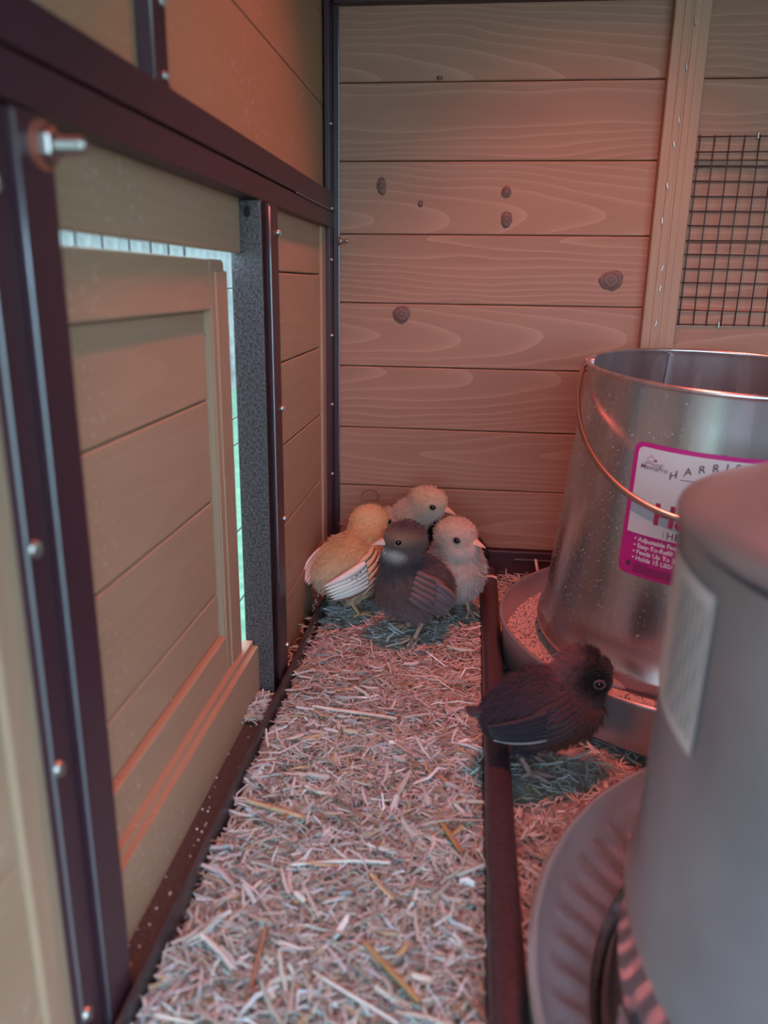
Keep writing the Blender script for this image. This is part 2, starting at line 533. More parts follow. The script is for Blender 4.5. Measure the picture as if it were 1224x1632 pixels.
# ------------------------------------------------------------------ left wall: bolted steel frames with fir infill
wl = empty('wall_left', kind='structure')
Wy, Wz, Wp = M['wood_y'], M['wood_z'], M['wood_ply']
ZS = [-0.02, 0.05, 0.1155, 0.181, 0.245, 0.312, 0.362]
for i in range(6):                                          # nearest lower panel
    box('plank', Wy, wl, (-0.022, -0.011), (-1.0, -0.590), (ZS[i] + .0004, ZS[i + 1] - .0004), 0.0012)
box('panel_stile', Wz, wl, (-0.024, -0.0085), (-0.5925, -0.5755), (-0.02, 0.362), 0.0012, 2)
ZP = [-0.02, 0.05, 0.115, 0.180, 0.245, 0.312, 0.362]
for i in range(6):                                          # small panel in the corner
    box('plank', Wy, wl, (-0.022, -0.012), (-0.2640, -0.0405), (ZP[i] + .0005, ZP[i + 1] - .0005), 0.0009)
box('panel_stile', Wz, wl, (-0.024, -0.0095), (-0.0412, -0.022), (-0.02, 0.362), 0.001, 2)
ZU = [0.372, 0.460, 0.532, 0.605, 0.68]
for y0, y1 in ((-1.0, -0.432), (-0.432, -0.0)):             # upper panels
    for i in range(4):
        box('plank', Wp, wl, (-0.022, -0.012), (y0 + .0004, y1 - .0004), (ZU[i] + .0003, ZU[i + 1] - .0003), 0.0005)
box('light_stop_board', Wy, wl, (-0.0260, -0.0222), (-1.0, -0.620), (-0.03, 0.372), 0.0)  # unseen boards here too, added against light leaks between planks
box('light_stop_board', Wy, wl, (-0.0260, -0.0222), (-0.2640, 0.012), (-0.03, 0.372), 0.0)
box('light_stop_board', Wp, wl, (-0.0260, -0.0222), (-1.0, 0.012), (0.3650, 0.682), 0.0)
# around the pop door
box('fascia_board', Wy, wl, (-0.0222, -0.0165), (-0.5600, -0.284), (0.3222, 0.362), 0.0012, 2)
bm = bmesh.new()
add_box(bm, -0.0075, 0.0075, -0.140, 0.140, -0.033, 0.030)
bmesh.ops.bevel(bm, geom=[e for e in bm.edges if all(v.co.z > 0.02 for v in e.verts) and abs(e.verts[0].co.y - e.verts[1].co.y) > .1], offset=0.004, segments=2, affect='EDGES')
o = link('bottom_board', to_mesh(bm), Wy, wl)
o.location = (-0.0215, -0.4235, 0.020)
box('ochre_block', M['ochre'], wl, (-0.060, -0.036), (-0.300, -0.2695), (-0.02, 0.062), 0.001)

def bolt_head(parent, y, z, x=0.0, r=0.0032):
    bm = bmesh.new()
    rings = lathe(bm, [(r, 0), (r * 1.0, 0.0005), (r * 0.85, 0.0014), (r * 0.4, 0.0020)], 14)
    cap(bm, rings[-1])
    add_box(bm, -r * .7, r * .7, -r * .13, r * .13, 0.0018, 0.0023)
    o = link('screw', to_mesh(bm, 'screw', True, 0.6), M['zinc'], parent)
    o.rotation_euler = (0, PI / 2, 0)
    o.location = Vector((x, y, z)) - parent.location

def hex_bolt(parent, x, y, z, k=1.0):
    bm = bmesh.new()
    rings = lathe(bm, [(0.0075 * k, 0), (0.0075 * k, 0.0010), (0.003 * k, 0.0010)], 20)
    cap(bm, rings[-1])
    w = link('washer', to_mesh(bm, 'washer'), M['rust'], parent)
    bm = bmesh.new()
    rings = lathe(bm, [(0.0052 * k, 0.0010), (0.0056 * k, 0.0016), (0.0056 * k, 0.0042 * k), (0.0050 * k, 0.0050 * k), (0.003 * k, 0.0050 * k)], 6)
    cap(bm, rings[-1])
    prof = [(0.0024 * k, 0.004 * k)]
    zz = 0.0045 * k
    while zz < 0.0135 * k:
        prof += [(0.0029 * k, zz), (0.0023 * k, zz + 0.0006)]
        zz += 0.0012
    prof += [(0.0018 * k, zz + 0.0006)]
    rr = lathe(bm, prof, 16)
    cap(bm, rr[-1])
    b = link('bolt', to_mesh(bm, 'bolt'), M['zinc'], parent)
    for o in (w, b):
        o.rotation_euler = (0, PI / 2, 0)
        o.location = Vector((x, y, z)) - parent.location

# beam: two steel flanges bolted one on the other
box('frame_beam', M['coated'], wl, (-0.020, -0.0048), (-1.0, -0.0005), (0.3551, 0.3698), 0.0010, 2)
ub = box('frame_beam', M['coated'], wl, (-0.012, -0.0042), (-1.0, -0.0005), (0.3706, 0.3870), 0.0010, 2)
up = box('frame_post', M['coated'], wl, (-0.012, -0.0056), (-0.4335, -0.4235), (0.380, 0.68), 0.0008, 2)
upb = box('frame_post', M['coated'], wl, (-0.012, -0.0044), (-0.4435, -0.4338), (0.386, 0.68), 0.0008, 2)
bolt_head(up, -0.4290, 0.4195, -0.0056, 0.0022)
bolt_head(up, -0.4310, 0.3905, -0.0054, 0.0022)
# near post: two angle flanges, the second standing proud of the first
pa = box('frame_post', M['coated'], wl, (-0.010, -0.0045), (-0.5765, -0.5622), (-0.03, 0.3535), 0.0008, 2)
pb = box('frame_post', M['coated'], wl, (-0.010, -0.0018), (-0.5616, -0.5405), (-0.03, 0.3535), 0.0012, 2)
for y, z in ((-0.5730, 0.2207), (-0.5740, 0.1393), (-0.5744, 0.0293), (-0.573, 0.331)):
    bolt_head(pa, y, z, -0.0045)
hex_bolt(pb, -0.0018, -0.5480, 0.3445)
def add_edge_glint(parent, pts):  # thin pale tubes put in as daylight glints along the steel edges
    bm = bmesh.new()
    add_tube(bm, pts, 0.0006, 6)
    o = link('edge_glint', to_mesh(bm, 'edge_glint', True), M['glint'], parent)
    o.location = -parent.location
add_edge_glint(pb, [(-0.0022, -0.5617, z) for z in np.linspace(0.352, 0.0, 8)])
add_edge_glint(pa, [(-0.0049, -0.5766, z) for z in np.linspace(0.352, 0.0, 8)])
add_edge_glint(upb, [(-0.0046, -0.4436, z) for z in np.linspace(0.388, 0.67, 6)])
add_edge_glint(ub, [(-0.0046, y, 0.3704) for y in np.linspace(-0.17, -0.03, 4)])
# jamb of hammered steel and its coated post
jb = box('door_jamb', M['hammered'], wl, (-0.0235, -0.0030), (-0.2830, -0.2700), (0.003, 0.3545), 0.0006, 2)
bm = bmesh.new()
rings = lathe(bm, [(0.0022, 0.0), (0.0020, 0.0004)], 16)
cap(bm, rings[-1])
for v in bm.verts: v.co.y *= 1.6
o = link('bolt_hole', to_mesh(bm), M['eye'], jb)
o.rotation_euler = (PI / 2, 0, 0)
o.location = Vector((-0.0120, -0.2832, 0.3475)) - jb.location
pc = box('frame_post', M['coated'], wl, (-0.010, -0.0030), (-0.2826, -0.2668), (0.003, 0.3545), 0.0007, 2)
pd = box('frame_post', M['coated'], wl, (-0.010, -0.0014), (-0.2662, -0.2440), (-0.02, 0.3545), 0.0010, 2)
add_edge_glint(pd, [(-0.0017, -0.2663, z) for z in np.linspace(0.352, 0.09, 8)])
for z in (0.337, 0.217, 0.134, 0.030):
    bolt_head(pd, -0.2462, z, -0.0014, 0.0022)
# corner angle
ca = box('corner_post', M['coated'], wl, (-0.010, -0.0052), (-0.0238, -0.0010), (-0.02, 0.60), 0.0006, 2)
cb = box('corner_post', M['coated'], wl, (-0.0052, 0.0004), (-0.0045, -0.0004), (0.0, 0.60), 0.0006, 2)
for z in (0.445, 0.372, 0.326, 0.255, 0.187, 0.115):
    bolt_head(ca, -0.0200, z, -0.0052, 0.0016)
add_edge_glint(cb, [(0.0002, -0.0045, z) for z in np.linspace(0.585, 0.05, 8)])
hex_bolt(cb, 0.0004, -0.0060, 0.3438, 0.55)
hex_bolt(cb, 0.0004, -0.0060, 0.0560, 0.35)

# ------------------------------------------------------------------ pop door
door = empty('door_1', kind='structure')
bm = bmesh.new()
add_box(bm, -0.007, 0.007, -0.0190, 0.0145, -0.137, 0.137)
bmesh.ops.bevel(bm, geom=[e for e in bm.edges if all(v.co.z > 0.13 and v.co.y > 0.014 for v in e.verts)], offset=0.006, segments=4, affect='EDGES')
bmesh.ops.bevel(bm, geom=[e for e in bm.edges if all(v.co.x > 0.006 for v in e.verts)], offset=0.0012, segments=2, affect='EDGES')
o = link('door_stile', to_mesh(bm), Wz, door)
o.location = (-0.029, -0.3120, 0.1805)
box('door_stile_bead', Wz, door, (-0.024, -0.0212), (-0.3225, -0.2995), (0.045, 0.311), 0.0010, 2)
box('door_stile', Wz, door, (-0.036, -0.022), (-0.620, -0.582), (0.0435, 0.3175), 0.0012)
box('door_rail', Wy, door, (-0.036, -0.0220), (-0.582, -0.3312), (0.2880, 0.3175), 0.0012, 2)
box('door_rail', Wy, door, (-0.036, -0.0220), (-0.582, -0.3312), (0.0435, 0.0755), 0.0012, 2)
for z0, z1 in ((0.0755, 0.1065), (0.1065, 0.170), (0.170, 0.2345), (0.2345, 0.288)):
    box('plank', Wy, door, (-0.035, -0.0268), (-0.582, -0.3318), (z0 + .0004, z1 - .0004), 0.0010)
for y, z in ((-0.3325, 0.2735), (-0.3325, 0.130), (-0.42, 0.0765)):
    bm = bmesh.new()
    rr = lathe(bm, [(0.0010, 0), (0.0009, 0.0005)], 8)
    cap(bm, rr[-1])
    o = link('nail', to_mesh(bm), M['zinc'], door)
    o.rotation_euler = (0, PI / 2, 0)
    o.location = (-0.0266, y, z)

# ------------------------------------------------------------------ floor, sill, hidden side of the coop
fl = box('floor', M['soil'], None, (-0.03, 0.95), (-1.0, 0.012), (-0.06, -0.030), 0.0, kind='structure')
sill = box('trim_1', M['sill'], None, (-0.0300, -0.0012), (-1.0, -0.2835), (-0.030, 0.0060), 0.0008, kind='structure')
box('ceiling', M['wood_x'], None, (-0.03, 0.95), (-1.05, 0.012), (1.10, 1.12), 0.0, kind='structure')  # unseen; added to keep sky light from coming in above
wr = empty('wall_right', kind='structure')  # unseen; added with the ceiling so daylight enters from the front
for i in range(9):
    box('plank', M['wood_y'], wr, (0.95, 0.962), (-1.0, 0.012), (-0.03 + i * 0.1256, 0.0953 + i * 0.1256), 0.001)
wf = empty('wall_front_light_block', kind='structure')  # unseen header, added to cut sky light on the upper back
for i in range(6):
    box('plank', M['wood_x'], wf, (-0.03, 0.95), (-1.03, -1.018), (0.62 + i * 0.08, 0.6995 + i * 0.08), 0.001)
wbu = empty('wall_upper', kind='structure')
for i in range(7):
    box('plank', M['wood_x'], wbu, (-0.022, 0.95), (0.0, 0.012), (0.576 + i * 0.0748, 0.650 + i * 0.0748), 0.001)
for i in range(6):
    box('plank', Wp, wbu, (-0.022, -0.012), (-1.0, 0.0), (0.681 + i * 0.07, 0.7505 + i * 0.07), 0.001)

# outside: lawn, run mesh and board fence seen through the gaps of the door
bm = bmesh.new()
bmesh.ops.create_grid(bm, x_segments=4, y_segments=4, size=14.0)
o = link('ground', to_mesh(bm), M['lawn'], None, (0, 0, -0.45), kind='structure')
fence = empty('garden_fence', (-1.6, 0, -0.45), 'pale weathered board fence seen through the gap above the door', 'fence')
rng = random.Random(3)
bmf = bmesh.new()
add_box(bmf, -0.009, 0.009, -0.069, 0.069, 0, 1.7, 0.003)
fm = to_mesh(bmf, 'fence_board')
fm.materials.append(M['fence'])
for i in range(62):
    o = link('fence_board', fm, None, fence)
    o.location = (rng.uniform(-.004, .004), -1.6 + i * 0.143, rng.uniform(-.01, .01))
run = empty('run_mesh', (-0.05, 0, 0), 'welded wire run mesh outside the gaps around the door', 'wire mesh')
bm = bmesh.new()
for y in (-0.5148, -0.4878, -0.4608, -0.4368, -0.4094, -0.3778, -0.349, -0.322, -0.295):
    add_tube(bm, [(0, y, -0.40), (0, y, 0.36)], 0.0007, 6)
for z in (0.3600, 0.3001, 0.202, 0.1811, 0.1103, 0.05, -0.02):
    add_tube(bm, [(0.001, -0.62, z), (0.001, 0.05, z)], 0.0007, 6)
link('wire', to_mesh(bm, 'wire', True), M['wire'], run, kind='stuff')

# ------------------------------------------------------------------ bedding
def bed_h(x, y):
    return (0.0022 * np.sin(41 * x + 13 * y) * np.sin(29 * y - 17 * x) + 0.0014 * np.sin(95 * x + 1.3) * np.cos(83 * y))

def straw_mass(n, xr, yr, seed, lo=0.006, hi=0.026, wlo=0.0006, whi=0.0019, zbias=0.0, edge=None, hfun=bed_h, lift=0.004):
    rng = np.random.default_rng(seed)
    x = rng.uniform(*xr, n); y = rng.uniform(*yr, n)
    L = lo + (hi - lo) * rng.beta(1.3, 3.2, n)
    W = wlo + (whi - wlo) * rng.beta(1.2, 2.6, n)
    yaw = rng.uniform(0, 2 * PI, n)
    pitch = rng.normal(0, 0.16, n)
    roll = rng.normal(0, 0.5, n)
    bend = rng.normal(0, 0.10, n) * L
    z = hfun(x, y) + zbias + rng.uniform(0, lift, n) + np.abs(np.sin(pitch)) * L * 0.3
    if edge:
        x = np.clip(x, xr[0] + np.abs(np.cos(yaw)) * L * 0.40, xr[1] - np.abs(np.cos(yaw)) * L * 0.48)
    d = np.stack([np.cos(yaw) * np.cos(pitch), np.sin(yaw) * np.cos(pitch), np.sin(pitch)], 1)
    s0 = np.stack([-np.sin(yaw), np.cos(yaw), np.zeros(n)], 1)
    upv = np.cross(d, s0)
    s = s0 * np.cos(roll)[:, None] + upv * np.sin(roll)[:, None]
    u = np.cross(d, s)
    ctr = np.stack([x, y, z], 1)
    V = []
    for k, (t, w) in enumerate(((-0.5, 0.75), (0.0, 1.0), (0.5, 0.65))):
        c = ctr + d * (L * t)[:, None] + (s0 * (bend * (1 - 4 * t * t))[:, None])
        V += [c - s * (W * w / 2)[:, None], c + u * (W * w * 0.30)[:, None], c + s * (W * w / 2)[:, None]]
    V = np.stack(V, 1)                                  # n,9,3
    base = np.array([[0.47, 0.51, 0.50], [0.53, 0.60, 0.61], [0.37, 0.37, 0.34], [0.45, 0.37, 0.22], [0.29, 0.25, 0.22], [0.60, 0.70, 0.73]])
    pick = rng.choice(6, n, p=(0.29, 0.25, 0.20, 0.07, 0.09, 0.10))
    col = base[pick] * rng.uniform(0.74, 1.28, n)[:, None] * rng.normal(1, 0.04, (n, 3))
    F = np.array([[0, 1, 4, 3], [1, 2, 5, 4], [3, 4, 7, 6], [4, 5, 8, 7]])
    faces = (np.arange(n)[:, None, None] * 9 + F[None]).reshape(-1, 4)
    return V.reshape(-1, 3), faces, np.repeat(np.clip(col, 0, 1), 9, axis=0)

def bed_surface(name, x0, x1, y0, y1, parent, drop=0.0015):
    nx, ny = 60, 120
    gx, gy = np.meshgrid(np.linspace(x0, x1, nx), np.linspace(y0, y1, ny), indexing='ij')
    v = np.stack([gx, gy, bed_h(gx, gy) - drop], -1).reshape(-1, 3)
    i = np.arange(nx * ny).reshape(nx, ny)
    f = np.stack([i[:-1, :-1], i[1:, :-1], i[1:, 1:], i[:-1, 1:]], -1).reshape(-1, 4)
    return link(name, mesh_np(name, v, f, smooth=True), M['soil'], parent)

def bedding(label, sets, surf):
    Vs, Fs, Cs, k = [], [], [], 0
    for a in sets:
        v, f, c = straw_mass(**a)
        Vs.append(v); Fs.append(f + k); Cs.append(c); k += len(v)
    o = link('straw_bedding', mesh_np('straw_bedding', np.concatenate(Vs), np.concatenate(Fs), np.concatenate(Cs)), M['straw'], kind='stuff')
    tag(o, label, 'straw')
    if surf:
        s = bed_surface('packed_underlayer', *surf, o)
        s['kind'] = 'stuff'
    return o
bedding('pale chopped straw filling the long left tray under the chicks',
        [dict(n=9500, xr=(0.0045, 0.1525), yr=(-0.34, -0.004), seed=1, edge=True, lo=0.004, hi=0.020, whi=0.0017),
         dict(n=9000, xr=(0.0045, 0.1525), yr=(-0.68, -0.33), seed=2, edge=True, hi=0.024),
         dict(n=420, xr=(0.004, 0.1525), yr=(-0.66, -0.02), seed=3, edge=True, zbias=0.003, lo=0.014, hi=0.034, wlo=0.0012, whi=0.0036),
         dict(n=260, xr=(0.004, 0.1525), yr=(-0.66, -0.30), seed=4, edge=True, zbias=0.002, lo=0.006, hi=0.018, wlo=0.002, whi=0.0050)],
        (0.0042, 0.1528, -0.72, -0.003))
bedding('reddish lit straw on the floor around the feeder and waterer',
        [dict(n=7500, xr=(0.1700, 0.40), yr=(-0.46, -0.008), seed=5, edge=True, lo=0.005, hi=0.022),
         dict(n=1500, xr=(0.1700, 0.24), yr=(-0.66, -0.40), seed=6, edge=True),
         dict(n=90, xr=(0.175, 0.23), yr=(-0.03, -0.008), seed=7, zbias=0.006, lo=0.012, hi=0.03)],
        (0.1698, 0.60, -0.72, -0.007))
V, F, Cc = straw_mass(260, (-0.019, -0.002), (-0.325, -0.288), 11, lo=0.006, hi=0.02, zbias=0.0068, hfun=lambda x, y: 0 * x, edge=True, lift=0.005)
V2, F2, C2 = straw_mass(110, (-0.009, 0.003), (-0.24, -0.07), 12, lo=0.006, hi=0.018, zbias=0.003, hfun=lambda x, y: 0 * x, lift=0.006)
o = link('straw_scraps', mesh_np('straw_scraps', np.concatenate([V, V2]), np.concatenate([F, F2 + len(V)]), np.concatenate([Cc, C2])), M['straw'], kind='stuff')
tag(o, 'small heap of straw scraps spilled on the sill at the jamb foot', 'straw')

def long_straw(px, py, length, width, yaw, col, label, z=0.0058, bend=0.0, pitch=0.0):
    n = 9
    V, F = [], []
    for i in range(n):
        t = i / (n - 1) - 0.5
        w = width * (1 - 0.35 * abs(t))
        sx, sy = t * length, bend * (1 - 4 * t * t)
        zz = math.sin(t * 5) * 0.0004 + t * length * math.sin(pitch)
        V += [(sx, sy - w / 2, zz - 0.0004), (sx, sy - w * .25, zz + w * .28), (sx, sy + w * .25, zz + w * .30), (sx, sy + w / 2, zz - 0.0004)]
        if i:
            b = (i - 1) * 4
            F += [(b + k, b + k + 1, b + k + 5, b + k + 4) for k in range(3)] + [(b + 3, b, b + 4, b + 7)]
    rng = np.random.default_rng(int(abs(px) * 1e4) + 1)
    c = np.array([col]) * rng.uniform(0.88, 1.1, (len(V), 1))
    o = link('long_straw', mesh_np('long_straw', np.array(V), np.array(F), c), M['straw'])
    o.location = (px, py, z)
    o.rotation_euler = (0, 0, yaw)
    tag(o, label, 'straw', 'long straws lying on the bedding')
    return o
TAN, PALE, AMB, BRN, WHT = (0.50, 0.40, 0.27), (0.60, 0.56, 0.50), (0.42, 0.28, 0.13), (0.33, 0.21, 0.14), (0.66, 0.69, 0.67)

# tray that holds the left bedding, and the rail between the two beds
tray = empty('bedding_tray', (0.0018, -0.35, 0), 'dark steel tray edge beside the sill holding the pale straw', 'tray')
bm = bmesh.new()
pts = []
rng = random.Random(2)
for i in range(26):
    y = -0.36 + i * 0.0276
    pts.append((rng.uniform(-.0006, .0006) - 0.0004, y, 0.0115 + rng.uniform(-.0008, .0008)))
add_tube(bm, pts, 0.0016, 8)
lo = [bm.verts.new((p[0], p[1], -0.028)) for p in pts]
hi = [bm.verts.new((p[0], p[1], p[2])) for p in pts]
lo2 = [bm.verts.new((p[0] + .0012, p[1], -0.028)) for p in pts]
hi2 = [bm.verts.new((p[0] + .0012, p[1], p[2])) for p in pts]
for a, b in ((lo, hi), (hi2, lo2)):
    for i in range(len(a) - 1):
        bm.faces.new((a[i], a[i + 1], b[i + 1], b[i]))
recalc(bm)
link('tray_side', to_mesh(bm, 'tray_side', True, 0.8), M['tray'], tray)
box('tray_base', M['tray'], tray, (0.0005, 0.149), (-0.36, 0.342), (-0.0295, -0.0275), 0.0)
rail = empty('divider_rail', (0.1612, -0.4, 0), 'brown enamelled steel rail dividing the two straw beds', 'rail')
bm = bmesh.new()
add_box(bm, -0.0080, 0.0082, -0.60, 0.393, -0.0295, 0.0200, 0.0055, 4)
link('rail_tube', to_mesh(bm, 'rail_tube', True, 0.9), M['rail'], rail)
# white paper tag folded over the rail near the far end
bm = bmesh.new()
arc = [(-0.0086, 0.008), (-0.0086, 0.0150), (-0.0072, 0.0188), (-0.003, 0.0207), (0.003, 0.0207), (0.0074, 0.0190), (0.0088, 0.0150), (0.0088, 0.011)]
A = [bm.verts.new((x, -0.0030, z)) for x, z in arc]
B = [bm.verts.new((x, 0.0030, z)) for x, z in arc]
for i in range(len(arc) - 1):
    bm.faces.new((A[i], A[i + 1], B[i + 1], B[i]))
recalc(bm)
bmesh.ops.solidify(bm, geom=bm.faces[:], thickness=-0.0004)
tg = link('paper_tag', to_mesh(bm, 'paper_tag', True, 1.2), M['tag'], rail, (0, 0.355, 0.0))
bm = bmesh.new()
for x0, x1, y0, y1 in ((-0.0028, -0.0024, -.0016, .0016), (-0.0012, 0.0006, .0010, .0015), (-0.0005, -0.0001, -.0016, .0012), (0.0016, 0.0031, .0010, .0015), (0.0021, 0.0025, -.0016, .0012)):
    add_box(bm, x0, x1, y0, y1, 0.0210, 0.02125)
link('print', to_mesh(bm), M['ink'], tg)

# feed crumbs dropped on the sill
rng = np.random.default_rng(5)
bm = bmesh.new()
for i in range(42):
    m4 = Matrix.Translation((rng.uniform(-.020, -.003), rng.uniform(-.52, -.30), 0.0066)) @ Matrix.Scale(rng.uniform(.5, 1.1), 4)
    bmesh.ops.create_icosphere(bm, subdivisions=1, radius=0.0007, matrix=m4)
o = link('feed_crumbs', to_mesh(bm), M['white'], kind='stuff')
tag(o, 'scattered white feed crumbs on the brown sill below the door', 'feed')

# ------------------------------------------------------------------ hanging feeder
def bend_on(me, rad_of, th0, h0, off):
    """Wrap a flat (u right, v up) mesh on the tube: u -> angle, v -> height."""
    for v in me.vertices:
        h = h0 + v.co.y
        r = rad_of(h)
        th = th0 + v.co.x / r
        v.co = ((r + off + v.co.z) * math.cos(th), (r + off + v.co.z) * math.sin(th), h)

def patch(nu, nv, fn):
    bm = bmesh.new()
    g = [[bm.verts.new((*fn(i / nu, j / nv), 0)) for j in range(nv + 1)] for i in range(nu + 1)]
    for i in range(nu):
        for j in range(nv):
            bm.faces.new((g[i][j], g[i + 1][j], g[i + 1][j + 1], g[i][j + 1]))
    return to_mesh(bm)

def round_rect(w, h, r, n=40):
    """Rounded rectangle cut in columns so that it can wrap."""
    bm = bmesh.new()
    xs = sorted(set([-w / 2 + r * (1 - math.cos(a)) for a in np.linspace(0, PI / 2, 6)] + list(np.linspace(-w / 2 + r, w / 2 - r, n)) + [w / 2 - r * (1 - math.cos(a)) for a in np.linspace(0, PI / 2, 6)]))
    prev = None
    for x in xs:
        d = max(0.0, abs(x) - (w / 2 - r))
        yy = h / 2 - r + math.sqrt(max(0, r * r - d * d))
        cur = (bm.verts.new((x, -yy, 0)), bm.verts.new((x, yy, 0)))
        if prev:
            bm.faces.new((prev[0], cur[0], cur[1], prev[1]))
        prev = cur
    return to_mesh(bm)

def text_mesh(s, size, spacing=1.0, bold=0.0, shear=0.0, align='LEFT'):
    cu = bpy.data.curves.new('txt', 'FONT')
    cu.body = s
    cu.size = size
    cu.space_character = spacing
    cu.offset = bold
    cu.shear = shear
    cu.align_x = align
    cu.resolution_u = 3
    ob = bpy.data.objects.new('txt', cu)
    C.objects.link(ob)
    dg = bpy.context.evaluated_depsgraph_get()
    me = bpy.data.meshes.new_from_object(ob.evaluated_get(dg))
    bpy.data.objects.remove(ob)
    return me

FB = Vector((0.3181, -0.1795, 0.040))
FN = Vector((0.02594, -0.06405, 0.99761))
e1 = Vector((0.99966, 0.00166, -0.02588)); e2 = FN.cross(e1)
feeder = empty('poultry_feeder', (0.3235, -0.1928, 0.0), 'tall galvanised feeder tube with magenta label and wire handle in a round pan', 'feeder')
RB, RT, FH = 0.1155, 0.1015, 0.208
rad_f = lambda h: RB + (RT - RB) * h / FH
tube_m = Matrix(((e1.x, e2.x, FN.x, FB.x - 0.3235), (e1.y, e2.y, FN.y, FB.y + 0.1928), (e1.z, e2.z, FN.z, FB.z), (0, 0, 0, 1)))
bm = bmesh.new()
prof = [(RB + .004, -0.008), (RB + .0045, -0.004), (RB + .003, -0.001), (RB + .0035, 0.002), (RB + .002, 0.005), (RB + .0002, 0.007)]
prof += [(rad_f(h), h) for h in np.linspace(0.02, FH - 0.004, 10)]
for a in np.linspace(-PI / 2, PI * 1.2, 9):                 # rolled rim
    prof.append((rad_f(FH) + 0.0004 + 0.0019 * math.cos(a), FH - 0.001 + 0.0019 * math.sin(a)))
prof += [(rad_f(h) - 0.0012, h) for h in np.linspace(FH - 0.006, 0.0, 8)]
lathe(bm, prof, 128)
recalc(bm)
tube = link('feed_tube', to_mesh(bm, 'feed_tube', True, 1.0), M['galv'], feeder)
tube.matrix_local = tube_m
bm = bmesh.new()                                            # folded seam down the inside of the back
a0 = math.radians(101)
for s, rr in ((0, 0),):
    for k in range(8):
        h0, h1 = 0.02 + k * 0.023, 0.02 + (k + 1) * 0.023
        for (ta, tb) in ((a0, a0 + 0.035),):
            r0, r1 = rad_f(h0) - 0.0024, rad_f(h1) - 0.0024
            p = [bm.verts.new((r * math.cos(t), r * math.sin(t), h)) for r, t, h in ((r0, ta, h0), (r0, tb, h0), (r1, tb, h1), (r1, ta, h1))]
            bm.faces.new(p)
bmesh.ops.remove_doubles(bm, verts=bm.verts[:], dist=1e-5)
bmesh.ops.solidify(bm, geom=bm.faces[:], thickness=0.001)
recalc(bm)
link('seam', to_mesh(bm), M['galv_lid'], tube)
rng = np.random.default_rng(44)                              # feed dust stuck to the outside of the tube
n = 1500
h = rng.uniform(0.012, FH - 0.006, n)
th = np.radians(rng.normal(-150, 34, n))
r = rad_f(h) + 0.0001
ctr = np.stack([r * np.cos(th), r * np.sin(th), h], 1)
ou = np.stack([np.cos(th), np.sin(th), np.zeros(n)], 1)
tn = np.stack([-np.sin(th), np.cos(th), np.zeros(n)], 1)
sz = (rng.uniform(.0002, .0005, n) * np.where(rng.uniform(0, 1, n) > .93, 1.9, 1))[:, None]
uz = np.array([[0, 0, 1.0]])
tv = np.stack([ctr - tn * sz, ctr - uz * sz, ctr + tn * sz, ctr + uz * sz, ctr + ou * sz], 1).reshape(-1, 3)
tf = (np.arange(n)[:, None, None] * 5 + np.array([[0, 1, 4], [1, 2, 4], [2, 3, 4], [3, 0, 4]])[None]).reshape(-1, 3)
link('feed_dust', mesh_np('feed_dust', tv, tf), M['dustm'], tube, kind='stuff')
# handle
hr, hs, hal, hz, hyaw = 0.1056, 0.1651, 0.413, 0.2036, -0.3064
pts = []
for t in np.linspace(0, PI, 60):
    X, Y, Z = -hr * math.cos(t), -hs * math.sin(t) * math.cos(hal), hz - hs * math.sin(t) * math.sin(hal)
    X, Y = X * math.cos(hyaw) - Y * math.sin(hyaw), X * math.sin(hyaw) + Y * math.cos(hyaw)
    pts.append((X, Y, Z))
bm = bmesh.new()
add_tube(bm, pts, 0.0021, 10)
hd = link('wire_handle', to_mesh(bm, 'wire_handle', True), M['handle'], feeder)
hd.matrix_local = tube_m
for s in (1, -1):
    a = hyaw + (PI if s > 0 else 0)
    r = rad_f(hz)
    c = Vector((r * math.cos(a), r * math.sin(a), hz))
    bm = bmesh.new()
    add_tube(bm, [c * 0.97 + Vector((0, 0, c.z * .03)), c * 1.03 - Vector((0, 0, c.z * .03))], 0.004, 10)
    ear = link('handle_ear', to_mesh(bm, 'handle_ear', True, 0.7), M['galv_lid'], feeder)
    ear.matrix_local = tube_m
# pan
bm = bmesh.new()
PR = 0.1560
prof = [(0.001, 0.006), (PR - 0.008, 0.006), (PR - 0.0045, 0.010), (PR - 0.0022, 0.041)]
prof += [(PR + 0.0018 * math.cos(a), 0.0445 + 0.0018 * math.sin(a)) for a in np.linspace(PI * 0.95, -PI * 0.6, 9)]
prof += [(PR - 0.0008, 0.040), (PR - 0.0032, 0.008), (PR - 0.008, 0.0044), (0.001, 0.0044)]
lathe(bm, prof, 128)
recalc(bm)
link('feed_pan', to_mesh(bm, 'feed_pan', True, 0.7), M['galv_lid'], feeder)
# label
TH = math.radians
lab = round_rect(0.140, 0.0925, 0.006)
LC, LH = TH(-98.0), 0.1228
bend_on(lab, rad_f, LC, LH, 0.0005)
label = link('label', lab, M['pink'], tube)
def on_label(name, me, u, v, m, off=0.0008):
    bend_on(me, rad_f, LC, LH, off)
    return link(name, me, m, label)
def mv(me, u, v, rot=0.0):
    for q in me.vertices:
        x, y = q.co.x, q.co.y
        q.co.x, q.co.y = u + x * math.cos(rot) - y * math.sin(rot), v + x * math.sin(rot) + y * math.cos(rot)
    return me
pw = round_rect(0.1335, 0.0865, 0.004)                       # paper field above the magenta foot
for q in pw.vertices:
    q.co.y = max(q.co.y, -0.0162)
on_label('label_field', pw, 0, 0, M['paper'], 0.0007)
def swash(t, s):
    u = -0.0667 + t * 0.1334
    return u, 0.0025 - 0.012 * math.sin(min(1, t * 1.6) * PI * 0.5) + (s - .5) * 0.0085
on_label('label_swash', patch(40, 2, swash), 0, 0, M['blue_ink'], 0.0009)
